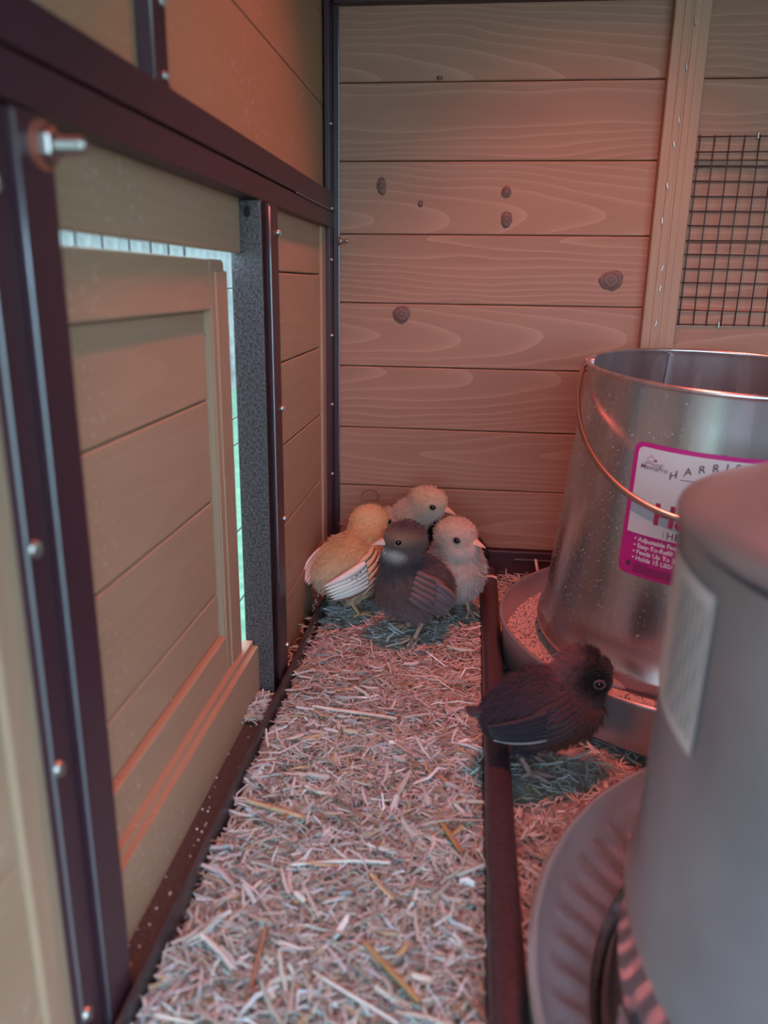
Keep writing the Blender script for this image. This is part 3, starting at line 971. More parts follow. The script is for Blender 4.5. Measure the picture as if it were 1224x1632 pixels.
hm = text_mesh('HARRIS FARMS', 0.0072, 2.0, 0.00006, 0, 'CENTER')
for q in hm.vertices:
    q.co.y += 0.0285 + 0.0085 - 6.5 * q.co.x ** 2
on_label('lettering', hm, 0, 0, M['ink'], 0.0010)
on_label('print_rule', patch(30, 1, lambda t, s: (-0.036 + t * 0.072, 0.0262 + s * 0.0005 + 0.0012 * math.sin(t * PI))), 0, 0, M['ink'], 0.0010)
on_label('lettering', mv(text_mesh('Hanging', 0.0205, 1.0, 0.0006, 0, 'LEFT'), -0.0500, -0.0065), 0, 0, M['red_ink'], 0.0011)
on_label('lettering', mv(text_mesh('HEAVY DUTY', 0.0070, 1.1, 0.00005, 0, 'LEFT'), -0.0395, -0.0148), 0, 0, M['ink'], 0.0010)
on_label('print_rule', mv(patch(1, 1, lambda t, s: (t * 0.0003, s * 0.005)), -0.0415, -0.0148), 0, 0, M['ink'], 0.0010)
for i, s in enumerate(('\u2022 Adjustable Feed Level', '\u2022 Easy-To-Refill', '\u2022 Feeds Up To 30 Chickens', '\u2022 Holds 15 LBS/ 6.8 KG')):
    on_label('lettering', mv(text_mesh(s, 0.0044, 1.0, 0.00012), -0.0605, -0.0212 - i * 0.0045), 0, 0, M['white'], 0.0009)
for i in range(5):
    on_label('print_rule', mv(patch(12, 1, lambda t, s: (t * (0.010 if i == 0 else 0.034), s * 0.0006)), -0.0590, -0.0376 - i * 0.0014), 0, 0, M['ink'], 0.0009)
on_label('emblem', mv(patch(10, 1, lambda t, s: (0.0019 * s * math.cos(t * 2 * PI) + 1e-6 * t, 0.0019 * s * math.sin(t * 2 * PI))), -0.0625, -0.0385), 0, 0, M['ink'], 0.0009)
# maker's emblem: roof line over two waves, with its small name
on_label('lettering', mv(text_mesh('MannaPro', 0.0046, 1.0, 0.00002, 0.25, 'CENTER'), -0.0545, 0.0290), 0, 0, M['ink'], 0.0010)
def stroke(pts, w):
    def f(t, s):
        k = min(int(t * (len(pts) - 1)), len(pts) - 2)
        a = t * (len(pts) - 1) - k
        return pts[k][0] * (1 - a) + pts[k + 1][0] * a, pts[k][1] * (1 - a) + pts[k + 1][1] * a + (s - .5) * w
    return patch(12, 1, f)
on_label('emblem', stroke([(-0.0600, 0.0355), (-0.0570, 0.0385), (-0.0530, 0.0352)], 0.0005), 0, 0, M['red_ink'], 0.0010)
on_label('emblem', patch(3, 1, lambda t, s: (-0.0555 + t * 0.0028, 0.0348 + s * (0.0005 + 0.0012 * t))), 0, 0, M['red_ink'], 0.0010)
for k in (0, 1):
    on_label('emblem', stroke([(-0.0610, 0.0338 - k * .0012), (-0.0575, 0.0345 - k * .0012), (-0.0540, 0.0330 - k * .0012), (-0.0480, 0.0340 - k * .0012)], 0.0004), 0, 0, M['ink'], 0.0010)

# crumbled feed lying in the pan
rng = np.random.default_rng(12)
nr, na = 14, 160
rr = np.linspace(RB + 0.0005, PR - 0.0040, nr)
aa = np.linspace(0, 2 * PI, na, endpoint=False)
g = np.array([[(r * np.cos(a), r * np.sin(a), 0.0275 + 0.0022 * np.sin(3 * a + 1) - (r - RB) * 0.12 + rng.normal(0, .0003)) for a in aa] for r in rr])
idx = np.arange(nr * na).reshape(nr, na)
f = np.stack([idx[:-1], idx[1:], np.roll(idx[1:], -1, 1), np.roll(idx[:-1], -1, 1)], -1).reshape(-1, 4)
v = g.reshape(-1, 3)
vs, fs, cs = [v], [f], [np.tile([[0.44, 0.42, 0.40]], (len(v), 1))]
n = 9000
r = np.sqrt(rng.uniform((RB + .001) ** 2, (PR - .0045) ** 2, n)); a = rng.uniform(0, 2 * PI, n)
ctr = np.stack([r * np.cos(a), r * np.sin(a), 0.0275 + 0.0022 * np.sin(3 * a + 1) - (r - RB) * 0.12 + 0.0004], 1)
off = rng.normal(0, 1, (n, 4, 3)); off /= np.linalg.norm(off, axis=2, keepdims=True)
off *= rng.uniform(.0005, .0012, (n, 1, 1))
tv = (ctr[:, None] + off).reshape(-1, 3)
# each crumb a small tetrahedron, written as degenerate-free quads via two shared sides
tf = (np.arange(n)[:, None, None] * 4 + np.array([[0, 1, 2, 3], [0, 2, 1, 3]])[None]).reshape(-1, 4) + len(v)
cc = np.array([[0.47, 0.47, 0.46], [0.40, 0.37, 0.34], [0.52, 0.53, 0.52], [0.15, 0.10, 0.08]])[rng.choice(4, n, p=(.45, .25, .24, .06))]
me = mesh_np('chicken_feed', np.concatenate([v, tv]), np.concatenate([f, tf]), np.concatenate([cs[0], np.repeat(cc, 4, 0)]))
o = link('chicken_feed', me, M['feed'], None, (0.3235, -0.1928, 0.0), kind='stuff')
tag(o, 'pale crumbled feed ringed inside the round feeder pan', 'feed')

# ------------------------------------------------------------------ waterer
wat = empty('poultry_waterer', (0.3496, -0.556, 0.0), 'large galvanised drum waterer with domed lid and fluted pan, nearest the camera', 'waterer')
bm = bmesh.new()
seg, WR = 360, 0.1815
prof = [(0.165, 0.004), (0.170, 0.008), (WR - 0.002, 0.047)]
prof += [(WR + 0.0022 * math.cos(t), 0.0495 + 0.0022 * math.sin(t)) for t in np.linspace(-0.5, PI, 7)]
prof += [(WR - 0.0045, 0.0470), (WR - 0.0065, 0.0435)]
nfl0 = len(prof)
prof += [(WR - 0.0075 - 0.0215 * t, 0.0425 - 0.0290 * t) for t in np.linspace(0, 1, 12)]
nfl1 = len(prof)
prof += [(0.1505, 0.0122), (0.146, 0.0118), (0.10, 0.0115), (0.001, 0.0115)]
rings = lathe(bm, prof, seg)
for k in range(nfl0, nfl1):                                # pressed diagonal flutes on the sloping inside
    t = (k - nfl0) / (nfl1 - 1 - nfl0)
    w = math.sin(PI * min(1, max(0, t * 1.08))) ** 0.6 if 0 < t < 1 else 0
    for i, vtx in enumerate(rings[k]):
        a = 2 * PI * i / seg
        s = math.sin(68 * (a + 0.12 * t))
        d = 0.0013 * w * (abs(s) ** 0.6) * (1 if s > 0 else -1)
        vtx.co.z += d
        vtx.co.x -= d * 0.5 * math.cos(a); vtx.co.y -= d * 0.5 * math.sin(a)
lo = [bm.verts.new((0.165 * math.cos(2 * PI * i / seg), 0.165 * math.sin(2 * PI * i / seg), 0.002)) for i in range(seg)]
for i in range(seg):
    bm.faces.new((lo[i], lo[(i + 1) % seg], rings[0][(i + 1) % seg], rings[0][i]))
recalc(bm)
link('drinking_pan', to_mesh(bm, 'drinking_pan', True, 0.9), M['galv_pan'], wat)
bm = bmesh.new()
prof = [(0.1440, 0.0700), (0.1462, 0.0755), (0.1480, 0.0780), (0.1462, 0.0808),
        (0.1452, 0.083), (0.1446, 0.12), (0.1434, 0.17), (0.1424, 0.2270), (0.135, 0.2275)]
rg = lathe(bm, prof, 160)
cap(bm, rg[-1])
recalc(bm)
drum = link('drum', to_mesh(bm, 'drum', True, 0.9), M['galv_dull'], wat)
bm = bmesh.new()
lathe(bm, [(0.1485, 0.0150), (0.1498, 0.0155), (0.1490, 0.030), (0.1478, 0.046), (0.1480, 0.0490), (0.1466, 0.0520), (0.1460, 0.066), (0.1460, 0.0758), (0.1435, 0.0760)], 160)
recalc(bm)
link('drum_skirt', to_mesh(bm, 'drum_skirt', True, 0.9), M['galv_skirt'], wat)
# spring clip / lap joint standing at the foot of the drum
bm = bmesh.new()
for k, (r0, z0, z1) in enumerate(((0.1512, 0.0150, 0.0500),)):
    for i in range(24):
        t0, t1 = TH(183 + i * 1.6), TH(183 + (i + 1) * 1.6)
        bm.faces.new([bm.verts.new((r0 * math.cos(t), r0 * math.sin(t), z)) for t, z in ((t0, z0), (t1, z0), (t1, z1), (t0, z1))])
bmesh.ops.remove_doubles(bm, verts=bm.verts[:], dist=1e-5)
bmesh.ops.solidify(bm, geom=bm.faces[:], thickness=0.0008)
recalc(bm)
link('lap_joint', to_mesh(bm), M['galv_pan'], drum)
# lid, sitting a little askew
bm = bmesh.new()
prof = [(0.1428, -0.002), (0.1438, -0.0025), (0.1450, -0.0015), (0.1452, 0.0015), (0.1444, 0.0036), (0.1405, 0.0064), (0.130, 0.0105), (0.11, 0.0155), (0.08, 0.0195), (0.04, 0.022), (0.001, 0.0225)]
lathe(bm, prof, 128)
recalc(bm)
lid = link('lid', to_mesh(bm, 'lid', True, 0.9), M['galv_lid'], wat)
nrm = Vector((0.04, 0.04, 1)).normalized()
lid.rotation_euler = Vector((0, 0, 1)).rotation_difference(nrm).to_euler()
lid.location = (0, 0, 0.2250)
rad_w = lambda h: 0.1446 - 0.0022 * (h - 0.12) / 0.0985 + 0.0006
me = patch(24, 6, lambda t, s: ((t - 1) * 0.092, -0.0255 + s * 0.0535))
bend_on(me, rad_w, TH(-171.5), 0.190, 0.0002)
wlab = link('label', me, M['paper'], drum)
rng = random.Random(31)
for i in range(7):
    u0 = -0.004 - i * 0.0042
    bmv = patch(2, 14, lambda t, s, u0=u0: (u0 + t * 0.0014 + 0.0006 * math.sin(s * 19 + u0 * 900), -0.021 + s * 0.044))
    bend_on(bmv, rad_w, TH(-171.5), 0.190, 0.0005)
    link('print_rule', bmv, M['grey_ink'], wlab)
# water in the trough
bm = bmesh.new()
seg = 160
A, B = [], []
for i in range(seg):
    a = 2 * PI * i / seg
    A.append(bm.verts.new((0.1500 * math.cos(a), 0.1500 * math.sin(a), 0.0205)))
    B.append(bm.verts.new((0.1568 * math.cos(a), 0.1568 * math.sin(a), 0.0205)))
for i in range(seg):
    j = (i + 1) % seg
    bm.faces.new((A[i], B[i], B[j], A[j]))
recalc(bm)
ex = bmesh.ops.extrude_face_region(bm, geom=bm.faces[:])
for vtx in [q for q in ex['geom'] if isinstance(q, bmesh.types.BMVert)]:
    vtx.co.z = 0.0136
    k = 0.1514 / 0.1568 if math.hypot(vtx.co.x, vtx.co.y) > 0.153 else 1.0
    vtx.co.x *= k; vtx.co.y *= k
recalc(bm)
o = link('drinking_water', to_mesh(bm, 'water', False), M['water'], None, (0.3496, -0.556, 0.0), kind='stuff')
tag(o, 'clear water standing in the trough of the fluted pan', 'water')

# ------------------------------------------------------------------ chicks
def blob(elems, voxel=0.0014):
    """Union of ellipsoids (centre, radii, rotation) remeshed into one continuous skin."""
    bm = bmesh.new()
    for c, r, rot in elems:
        m4 = Matrix.Translation(c) @ Euler(rot).to_matrix().to_4x4() @ Matrix.Diagonal((*r, 1))
        bmesh.ops.create_uvsphere(bm, u_segments=24, v_segments=16, radius=1.0, matrix=m4)
    me = to_mesh(bm, 'blob')
    ob = bpy.data.objects.new('blob', me)
    C.objects.link(ob)
    rm = ob.modifiers.new('r', 'REMESH'); rm.mode = 'VOXEL'; rm.voxel_size = voxel
    sm = ob.modifiers.new('s', 'SMOOTH'); sm.factor = 0.6; sm.iterations = 9
    dg = bpy.context.evaluated_depsgraph_get()
    out = bpy.data.meshes.new_from_object(ob.evaluated_get(dg))
    bpy.data.objects.remove(ob)
    out.polygons.foreach_set('use_smooth', [True] * len(out.polygons))
    out.materials.clear()
    return out

def feather_mesh(length, width, col, edge, curve=0.25):
    n = 10
    V, F, K = [], [], []
    for i in range(n + 1):
        t = i / n
        w = width * (math.sin(PI * min(1, 0.12 + 0.88 * t)) ** 0.6) * (1 - 0.25 * t)
        if i == n: w = width * 0.08
        x = -length * t
        z = -curve * length * t * t
        V += [(x, -0.0004, z - w / 2), (x, -0.0012, z), (x, -0.0004, z + w / 2), (x, 0.0006, z)]
        for k in range(4):
            K.append(edge if k in (0,) or t > 0.93 else col)
        if i:
            b = (i - 1) * 4
            F += [(b + k, b + (k + 1) % 4, b + 4 + (k + 1) % 4, b + 4 + k) for k in range(4)]
    return mesh_np('feather', np.array(V), np.array(F), np.array(K), smooth=True)

def chick(label, loc, heading, head_w, body, head_yaw, head_pitch, pal, patches, hs=1.0, k=1.0, seed=0, wing=None, beak_col=(0.62, 0.36, 0.24),
          leg_col=(0.55, 0.34, 0.20), legs=((0.004, 0.0125), (-0.004, -0.0125)), fluff=0.0048, strands=9000, pitch=0.30, eye_ring=None, tail=None, wings=(1, -1), crest=0.0, wing_up=0.0):
    """loc: point on the straw below the body; heading: angle of the body's forward axis; head_w: world point of the head's centre."""
    root = empty('chick', loc, label, 'chick', 'young chicks in the coop')
    root.rotation_euler = (0, 0, heading)
    inv = Matrix.Rotation(-heading, 3, 'Z')
    hl = inv @ (Vector(head_w) - Vector(loc))
    by = -pitch
    bz = body[0]
    bl, bw, bh = body[1] * k, body[2] * k, body[3] * k
    rot = (0, by, 0)
    el = [((0, 0, bz), (bl, bw, bh), rot),
          ((bl * .38, 0, bz + bl * .38 * math.sin(pitch) - 0.002), (bl * .68, bw * .90, bh * .95), rot),
          ((-bl * .55, 0, bz - bl * .45 * math.sin(pitch)), (bl * .58, bw * .72, bh * .66), (0, by - .2, 0)),
          ((0.002, 0, bz - bh * .45), (bl * .62, bw * .80, bh * .62), (0, 0, 0))]
    nb = Vector((bl * .45, 0, bz + bh * .55))
    hr = 0.0172 * hs
    for t in (0.25, 0.5, 0.75):
        p = nb.lerp(hl, t)
        q = bw * .72 * (1 - t) + hr * .86 * t
        el.append((tuple(p), (q, q, q), (0, 0, 0)))
    hy = head_yaw - heading
    hrot = Euler((0, -head_pitch, hy))
    HM = Matrix.Translation(hl) @ hrot.to_matrix().to_4x4()
    el.append((tuple(hl), (hr * 1.08, hr * .90, hr * .88), tuple(hrot)))
    el.append((tuple(HM @ Vector((hr * .45, 0, -hr * .22))), (hr * .62, hr * .62, hr * .56), tuple(hrot)))
    for (lx, ly) in legs:
        el.append(((lx - .002, ly * .95, bz - bh * .62), (.0095 * k, .0075 * k, .0135 * k), (0, 0, 0)))
    me = blob(el)
    nv = len(me.vertices)
    co = np.empty(nv * 3); me.vertices.foreach_get('co', co); co = co.reshape(-1, 3)
    no = np.empty(nv * 3); me.vertices.foreach_get('normal', no); no = no.reshape(-1, 3)
    HI = HM.inverted()
    HIn = np.array(HI)
    def colour(p):
        c = np.tile(np.array([pal]), (len(p), 1)).astype(float)
        hp = p @ HIn[:3, :3].T + HIn[:3, 3]
        for space, ctr, rad, col, soft in patches:
            q = hp if space == 'h' else p
            d = np.linalg.norm((q - np.array(ctr)) / np.array(rad), axis=1)
            w = np.clip((1 + soft - d) / (2 * soft), 0, 1)[:, None]
            c = c * (1 - w) + np.array([col]) * w
        return c
    set_col(me, colour(co) * 0.9)
    link('body', me, M['down'], root)
    # down: thousands of fine tapering filaments lying back along the body
    rng = np.random.default_rng(seed)
    npoly = len(me.polygons)
    area = np.empty(npoly); me.polygons.foreach_get('area', area)
    cen = np.empty(npoly * 3); me.polygons.foreach_get('center', cen); cen = cen.reshape(-1, 3)
    fn = np.empty(npoly * 3); me.polygons.foreach_get('normal', fn); fn = fn.reshape(-1, 3)
    pk = rng.choice(npoly, strands, p=area / area.sum())
    p = cen[pk] + rng.normal(0, .0007, (strands, 3))
    n = fn[pk]
    hp = p @ HIn[:3, :3].T + HIn[:3, 3]
    head = np.linalg.norm(hp, axis=1) < hr * 1.35
    beakp = np.array([hr * 1.0, 0, -hr * .12])
    eyes = [np.array([hr * .50, s * hr * .80, hr * .12]) for s in (1, -1)]
    keep = np.linalg.norm(hp - beakp, axis=1) > hr * .42
    for e in eyes:
        keep &= np.linalg.norm(hp - e, axis=1) > hr * .30
    hback = np.array(hrot.to_matrix() @ Vector((-1, 0, -0.25)))
    flow = np.where(head[:, None], hback[None], np.array([[-0.75, 0, -0.65]]))
    flow = flow - n * (flow * n).sum(1, keepdims=True)
    flow /= np.linalg.norm(flow, axis=1, keepdims=True) + 1e-6
    d = n * np.where(head, 0.30, 0.42)[:, None] + flow * 0.8 + rng.normal(0, .22, (strands, 3))
    d /= np.linalg.norm(d, axis=1, keepdims=True)
    ln = fluff * rng.uniform(.55, 1.25, strands) * np.where(head, 0.62, 1.0)
    if crest:
        top = head & (hp[:, 2] > hr * .35) & (hp[:, 0] < hr * .5)
        ln = np.where(top, ln * (1 + crest), ln)
        d = np.where(top[:, None], d + n * crest * 0.45, d)
        d /= np.linalg.norm(d, axis=1, keepdims=True)
    side = np.cross(d, rng.normal(0, 1, (strands, 3)))
    side /= np.linalg.norm(side, axis=1, keepdims=True)
    w = rng.uniform(.00016, .00034, strands)[:, None]
    dr = np.array([[0, 0, -1.0]])
    mid = p + d * (ln * .55)[:, None]
    tip = mid + (d * .8 + dr * .22) * (ln * .5)[:, None]
    V = np.stack([p - side * w, p + side * w, mid + side * w * .8, mid - side * w * .8, tip + side * w * .12, tip - side * w * .12], 1)[keep]
    cc = colour(p) * rng.uniform(.80, 1.22, (strands, 1))
    m = len(V)
    F = (np.arange(m)[:, None, None] * 6 + np.array([[0, 1, 2, 3], [3, 2, 4, 5]])[None]).reshape(-1, 4)
    link('down', mesh_np('down', V.reshape(-1, 3), F, np.repeat(np.clip(cc[keep], 0, 1), 6, 0)), M['down'], root, kind='stuff')
    # beak
    bm = bmesh.new()
    L = hr * .80
    for up in (1, -1):
        prev = None
        for i in range(7):
            t = i / 6
            x = hr * .80 + L * t * (1.0 if up > 0 else .86)
            wd = hr * .33 * (1 - t) ** .8 + 0.0001
            hh = hr * (.30 if up > 0 else .17) * (1 - t) ** .8 + 0.0001
            zc = -hr * .14 - (hr * .12 * t * t if up > 0 else -hr * .0 + hr * .05 * t)
            ring = [bm.verts.new(HM @ Vector((x, wd * math.cos(a), zc + up * hh * math.sin(a)))) for a in np.linspace(0, PI, 8)]
            if prev:
                for j in range(7):
                    bm.faces.new((prev[j], prev[j + 1], ring[j + 1], ring[j]))
                bm.faces.new((prev[7], prev[0], ring[0], ring[7]))
            prev = ring
    recalc(bm)
    bme = to_mesh(bm, 'beak', True, 0.9)
    set_col(bme, np.array([beak_col]))
    link('beak', bme, M['skin'], root)
    # eyes
    for s in (1, -1):
        bm = bmesh.new()
        c = HM @ Vector((hr * .50, s * hr * .765, hr * .10))
        bmesh.ops.create_uvsphere(bm, u_segments=18, v_segments=12, radius=hr * .165, matrix=Matrix.Translation(c))
        eo = link('eye', to_mesh(bm, 'eye', True), M['eye'], root)
        bm = bmesh.new()
        ax = (hrot.to_matrix() @ Vector((0.12, s, 0.05))).normalized()
        q = ax.to_track_quat('Z', 'Y').to_matrix().to_4x4()
        c2 = c + ax * hr * .065
        pts = [c2 + q.to_3x3() @ Vector((hr * .19 * math.cos(a), hr * .15 * math.sin(a), 0)) for a in np.linspace(0, 2 * PI, 22)]
        add_tube(bm, pts, hr * .042, 6, False)
        rme = to_mesh(bm, 'eyelid', True)
        set_col(rme, np.array([eye_ring or tuple(np.array(pal) * .6)]))
        link('eyelid', rme, M['skin'], eo)
    # legs
    for (lx, ly) in legs:
        bm = bmesh.new()
        hip = Vector((lx - .001, ly * .95, bz - bh * .70)); hock = Vector((lx - .006, ly, max(.019, (bz - bh) * .85))); foot = Vector((lx + .003, ly * 1.05, .0042))
        add_tube(bm, [hip, hip.lerp(hock, .5), hock, hock.lerp(foot, .35), hock.lerp(foot, .75), foot], [.0042 * k, .0034 * k, .0025 * k, .0019 * k, .0018 * k, .0022 * k], 10)
        for a, tl in ((-.55, .013), (0.02, .0155), (.6, .013), (PI, .007)):
            dx, dy = math.cos(a) * tl * k, math.sin(a) * tl * k
            add_tube(bm, [foot, foot + Vector((dx * .35, dy * .35, .0010)), foot + Vector((dx * .75, dy * .75, -.0004)), foot + Vector((dx, dy, -.0014))], [.0018, .00145, .0013, .0006], 7)
        recalc(bm)
        lme = to_mesh(bm, 'leg', True)
        set_col(lme, np.array([leg_col]))
        link('leg', lme, M['skin'], root)
    # wings: rows of coverts lying on the flank, flight feathers reaching back past them
    if wing:
        wc, we, nf = wing['col'], wing['edge'], wing['n']
        ER = Euler(rot).to_matrix()
        def surf(th, ph, k2, sd):
            v = Vector((bl * math.cos(th) * math.cos(ph), sd * bw * math.sin(th) * math.cos(ph), bh * math.sin(ph))) * k2
            return ER @ v + Vector((0, 0, bz))
        def blade(sd, a, b, width, k0, k1, col, edge):
            V, F, K = [], [], []
            n = 9
            cl = [surf(a[0] + (b[0] - a[0]) * i / n, a[1] + (b[1] - a[1]) * i / n, k0 + (k1 - k0) * i / n, sd) for i in range(n + 1)]
            for i in range(n + 1):
                t = i / n
                T = (cl[min(i + 1, n)] - cl[max(i - 1, 0)]).normalized()
                O = (cl[i] - Vector((0, 0, bz))).normalized()
                U = T.cross(O).normalized() * (1 if sd > 0 else -1)
                w = width * max(.06, math.sin(PI * min(1, 0.16 + 0.84 * t)) ** .55) * (1 - .2 * t) * .5
                for q, lift in ((-1, 0), (-.1, .0007), (1, 0), (0, -.0006)):
                    V.append(tuple(cl[i] + U * w * q + O * lift))
                    K.append(edge if q == -1 or t > .92 else col)
                if i:
                    c4 = (i - 1) * 4
                    F += [(c4 + q, c4 + (q + 1) % 4, c4 + 4 + (q + 1) % 4, c4 + 4 + q) for q in range(4)]
            return V, F, K
        for s in wings:
            V, F, K = [], [], []
            wk = wing.get('lift', 1.10)
            for row, (t0, t1, m, wd) in enumerate(((58, 88, 6, .0062), (78, 108, 6, .0066))):
                for i in range(m):
                    ph = math.radians(34 - i * 9.0 - row * 4)
                    dd = ph - math.radians(8 + i * 2)
                    a_, b_, c_ = blade(s, (math.radians(t0), ph), (math.radians(t1 + 4 * i), dd), wd, wk - .05, wk + .02 + .012 * row, wing.get('shoulder', wc), tuple(np.array(wing.get('shoulder', wc)) * 1.25))
                    F += [tuple(q + len(V) for q in f_) for f_ in b_]
                    V += a_; K += c_
            wme = mesh_np('wing', np.array(V), np.array(F), np.array(K), smooth=True)
            wo = link('wing', wme, M['down'], root)
            for i in range(nf):
                t = i / max(1, nf - 1)
                col = tuple(np.array(wc) * (0.88 + 0.24 * ((i * 37) % 5) / 4))
                pale = 'tip' in wing and i == nf - 1
                if pale: col = wing['tip']
                a_, b_, c_ = blade(s, (math.radians(92 + 6 * t), math.radians(22 - 36 * t)), (math.radians(wing['th'] + 6 * (1 - t)), math.radians(wing['ph'] - wing['fan'] * t)), wing['w'] * (.42 if pale else 1), wk + .03, wk + wing.get('out', .14), col, wing['tip'] if pale else we)
                link('feather', mesh_np('feather', np.array(a_), np.array(b_), np.array(c_), smooth=True), M['down'], wo)
    if tail:
        for i in range(5):
            fm = feather_mesh(tail['len'], .006, tail['col'], tail['col'], .1)
            fo = link('tail_feather', fm, M['down'], root)
            fo.location = (-bl * .95, 0, bz - bl * .15)
            fo.rotation_euler = (0, tail.get('pitch', .5), (i - 2) * .16)
    return root

BUFF, CREAM, RUST = (0.62, 0.43, 0.26), (0.66, 0.56, 0.50), (0.46, 0.25, 0.14)
GREY, BLK, BRB = (0.125, 0.080, 0.080), (0.012, 0.010, 0.012), (0.11, 0.05, 0.055)
# buff chick at the wall, back to the camera
chick('buff chick with white wing feathers standing against the plank wall, head turned away', (0.030, -0.118, 0.002), math.radians(42), (0.0440, -0.092, 0.0865),
      (0.050, .0335, .0285, .0300), math.radians(58), -0.05, BUFF,
      [('b', (-.01, 0, .03), (.05, .06, .022), (0.60, 0.46, 0.33), .35), ('b', (0, 0, .075), (.03, .04, .016), (0.56, 0.34, 0.17), .5), ('h', (0, 0, 0), (.02, .02, .02), (0.62, 0.42, 0.22), .3)],
      hs=1.12, seed=1, fluff=.0056, wing=dict(col=(0.78, 0.74, 0.72), edge=(0.84, 0.82, 0.80), n=6, w=.0100, th=146, ph=8, fan=20, lift=1.14, out=.26, shoulder=(0.56, 0.40, 0.27)), legs=((.004, .0125), (-.002, -.0125)))
# dark chick in front
chick('dark grey brown chick with pale throat in front of the huddle, looking to its right', (0.0925, -0.158, 0.002), math.radians(214), (0.0845, -0.1735, 0.0985),
      (0.049, .0335, .0270, .0290), math.radians(198), 0.02, GREY,
      [('b', (.0, 0, .024), (.05, .06, .018), (0.20, 0.14, 0.15), .4), ('h', (.010, 0, -.013), (.010, .017, .0075), (0.52, 0.46, 0.44), .35), ('h', (.006, 0, .004), (.015, .022, .006), (0.22, 0.13, 0.09), .5),
       ('h', (-.004, 0, .013), (.016, .012, .010), (0.07, 0.035, 0.04), .4), ('b', (.012, 0, .075), (.03, .03, .008), (0.045, 0.040, 0.055), .5)],
      hs=1.04, seed=2, fluff=.0046, beak_col=(0.55, 0.42, 0.37), leg_col=(0.50, 0.32, 0.25), eye_ring=(0.19, 0.12, 0.11),
      wing=dict(col=(0.17, 0.13, 0.15), edge=(0.27, 0.22, 0.23), n=6, w=.0070, th=140, ph=-6, fan=22, shoulder=(0.15, 0.105, 0.115)))
# cream chick on the right
chick('cream chick standing upright beside the brown rail, beak towards the feeder', (0.1270, -0.104, 0.002), math.radians(-68), (0.1262, -0.1120, 0.0835),
      (0.048, .0300, .0265, .0310), math.radians(-28), -0.02, (0.50, 0.41, 0.37),
      [('h', (0, 0, .004), (.02, .02, .018), (0.52, 0.37, 0.28), .4), ('b', (.01, 0, .03), (.05, .05, .02), (0.50, 0.46, 0.44), .5), ('h', (.012, 0, -.012), (.012, .014, .008), (0.58, 0.50, 0.46), .4)],
      hs=1.14, seed=3, fluff=.0050, beak_col=(0.60, 0.38, 0.30), leg_col=(0.56, 0.38, 0.28),
      wing=dict(col=(0.66, 0.50, 0.42), edge=(0.72, 0.62, 0.55), n=4, w=.007, th=130, ph=0, fan=20, lift=1.02, out=.06), pitch=.45)
# tallest chick at the back
chick('tall buff and cream chick at the back of the huddle with raised head', (0.0590, -0.060, 0.002), math.radians(0), (0.0975, -0.070, 0.1020),
      (0.058, .0330, .0275, .0300), math.radians(-14), -0.14, (0.52, 0.42, 0.34),
      [('h', (-.002, 0, .006), (.018, .02, .012), (0.50, 0.34, 0.22), .4), ('h', (.010, 0, -.012), (.014, .017, .010), (0.57, 0.50, 0.45), .4)],
      hs=1.08, seed=4, fluff=.0052, beak_col=(0.58, 0.38, 0.28), pitch=.5)
# black chick almost hidden
chick('black chick mostly hidden behind the huddle near the back wall', (0.130, -0.040, 0.002), math.radians(170), (0.1040, -0.050, 0.0690),
      (0.042, .0260, .0230, .0240), math.radians(170), -0.1, BLK, [], hs=.92, k=.95, seed=5, strands=5000, leg_col=(.12, .10, .10))
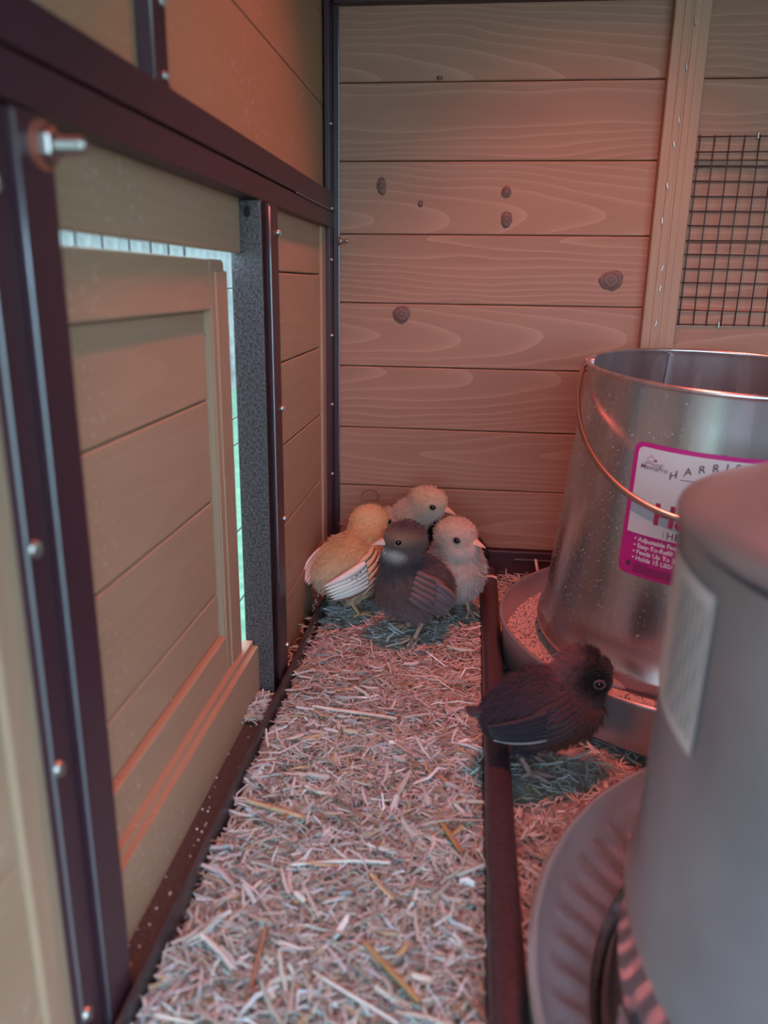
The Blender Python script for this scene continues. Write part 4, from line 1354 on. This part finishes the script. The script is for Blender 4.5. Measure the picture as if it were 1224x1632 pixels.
# dark chick by the feeder
chick('black and dark red chick by the rail facing the feeder pan, alone', (0.1885, -0.3480, 0.002), math.radians(8), (0.2130, -0.3420, 0.0705),
      (0.0470, .0350, .0255, .0235), math.radians(-6), -0.12, BRB,
      [('b', (-.03, 0, .045), (.026, .05, .04), (0.055, 0.035, 0.05), .5), ('b', (.012, 0, .030), (.035, .04, .02), (0.13, 0.045, 0.03), .5), ('b', (-.02, 0, .024), (.03, .04, .012), (0.035, 0.03, 0.045), .5),
       ('h', (.0040, 0, .002), (.0150, .024, .0125), BLK, .25), ('h', (-.012, 0, .008), (.011, .016, .013), (0.22, 0.10, 0.11), .4), ('h', (-.006, 0, -.012), (.014, .018, .006), (0.02, 0.015, 0.012), .5)],
      hs=.98, k=1.0, seed=6, fluff=.0056, strands=13000, beak_col=(0.36, 0.24, 0.25), leg_col=(0.36, 0.25, 0.24), eye_ring=(0.15, 0.08, 0.11), crest=1.0, pitch=.26,
      wing=dict(col=(0.028, 0.022, 0.034), edge=(0.055, 0.045, 0.055), n=7, w=.0066, th=150, ph=6, fan=18, lift=1.08, out=.13, shoulder=(0.055, 0.028, 0.038), tip=(0.42, 0.40, 0.44)), legs=((-.009, .011), (-.010, -.011)),
      tail=dict(len=.016, col=(0.06, 0.045, 0.06), pitch=.25))

# ------------------------------------------------------------------ conspicuous single straws
long_straw(0.060, -0.2990, 0.064, 0.0034, math.radians(-9), PALE, 'long pale straw lying crosswise in front of the huddle')
long_straw(0.030, -0.4130, 0.040, 0.0046, math.radians(-18), TAN, 'thick tan straw pointing away from the tray edge at the left')
long_straw(0.1335, -0.4230, 0.030, 0.0036, math.radians(118), AMB, 'broad amber straw near the rail, lying lengthwise')
long_straw(0.076, -0.4530, 0.052, 0.0024, math.radians(8), WHT, 'thin whitish straw lying crosswise in the middle of the bed', bend=.002)
long_straw(0.028, -0.5170, 0.028, 0.0036, math.radians(-40), WHT, 'short white straw nearest the sill, bent end', bend=.001)
long_straw(0.0485, -0.5230, 0.044, 0.0030, math.radians(93), BRN, 'brown straw lying lengthwise near the front edge')
long_straw(0.110, -0.5180, 0.040, 0.0034, math.radians(-46), AMB, 'amber straw lying slantwise near the front edge')
long_straw(0.0950, -0.5330, 0.046, 0.0022, math.radians(-28), WHT, 'slim pale straw crossing the front of the bed')
long_straw(0.2110, -0.0120, 0.032, 0.0034, math.radians(100), PALE, 'upright straw leaning on the dark rail behind the feeder', z=0.022, pitch=.9)
chip = long_straw(-0.0125, -0.5330, 0.012, 0.0050, math.radians(20), (0.45, 0.20, 0.12), 'small orange chip on the sill at the foot of the nearest post', z=0.0068)
chip.name = 'wood_chip'
chip['category'] = 'chip'
del chip['group']
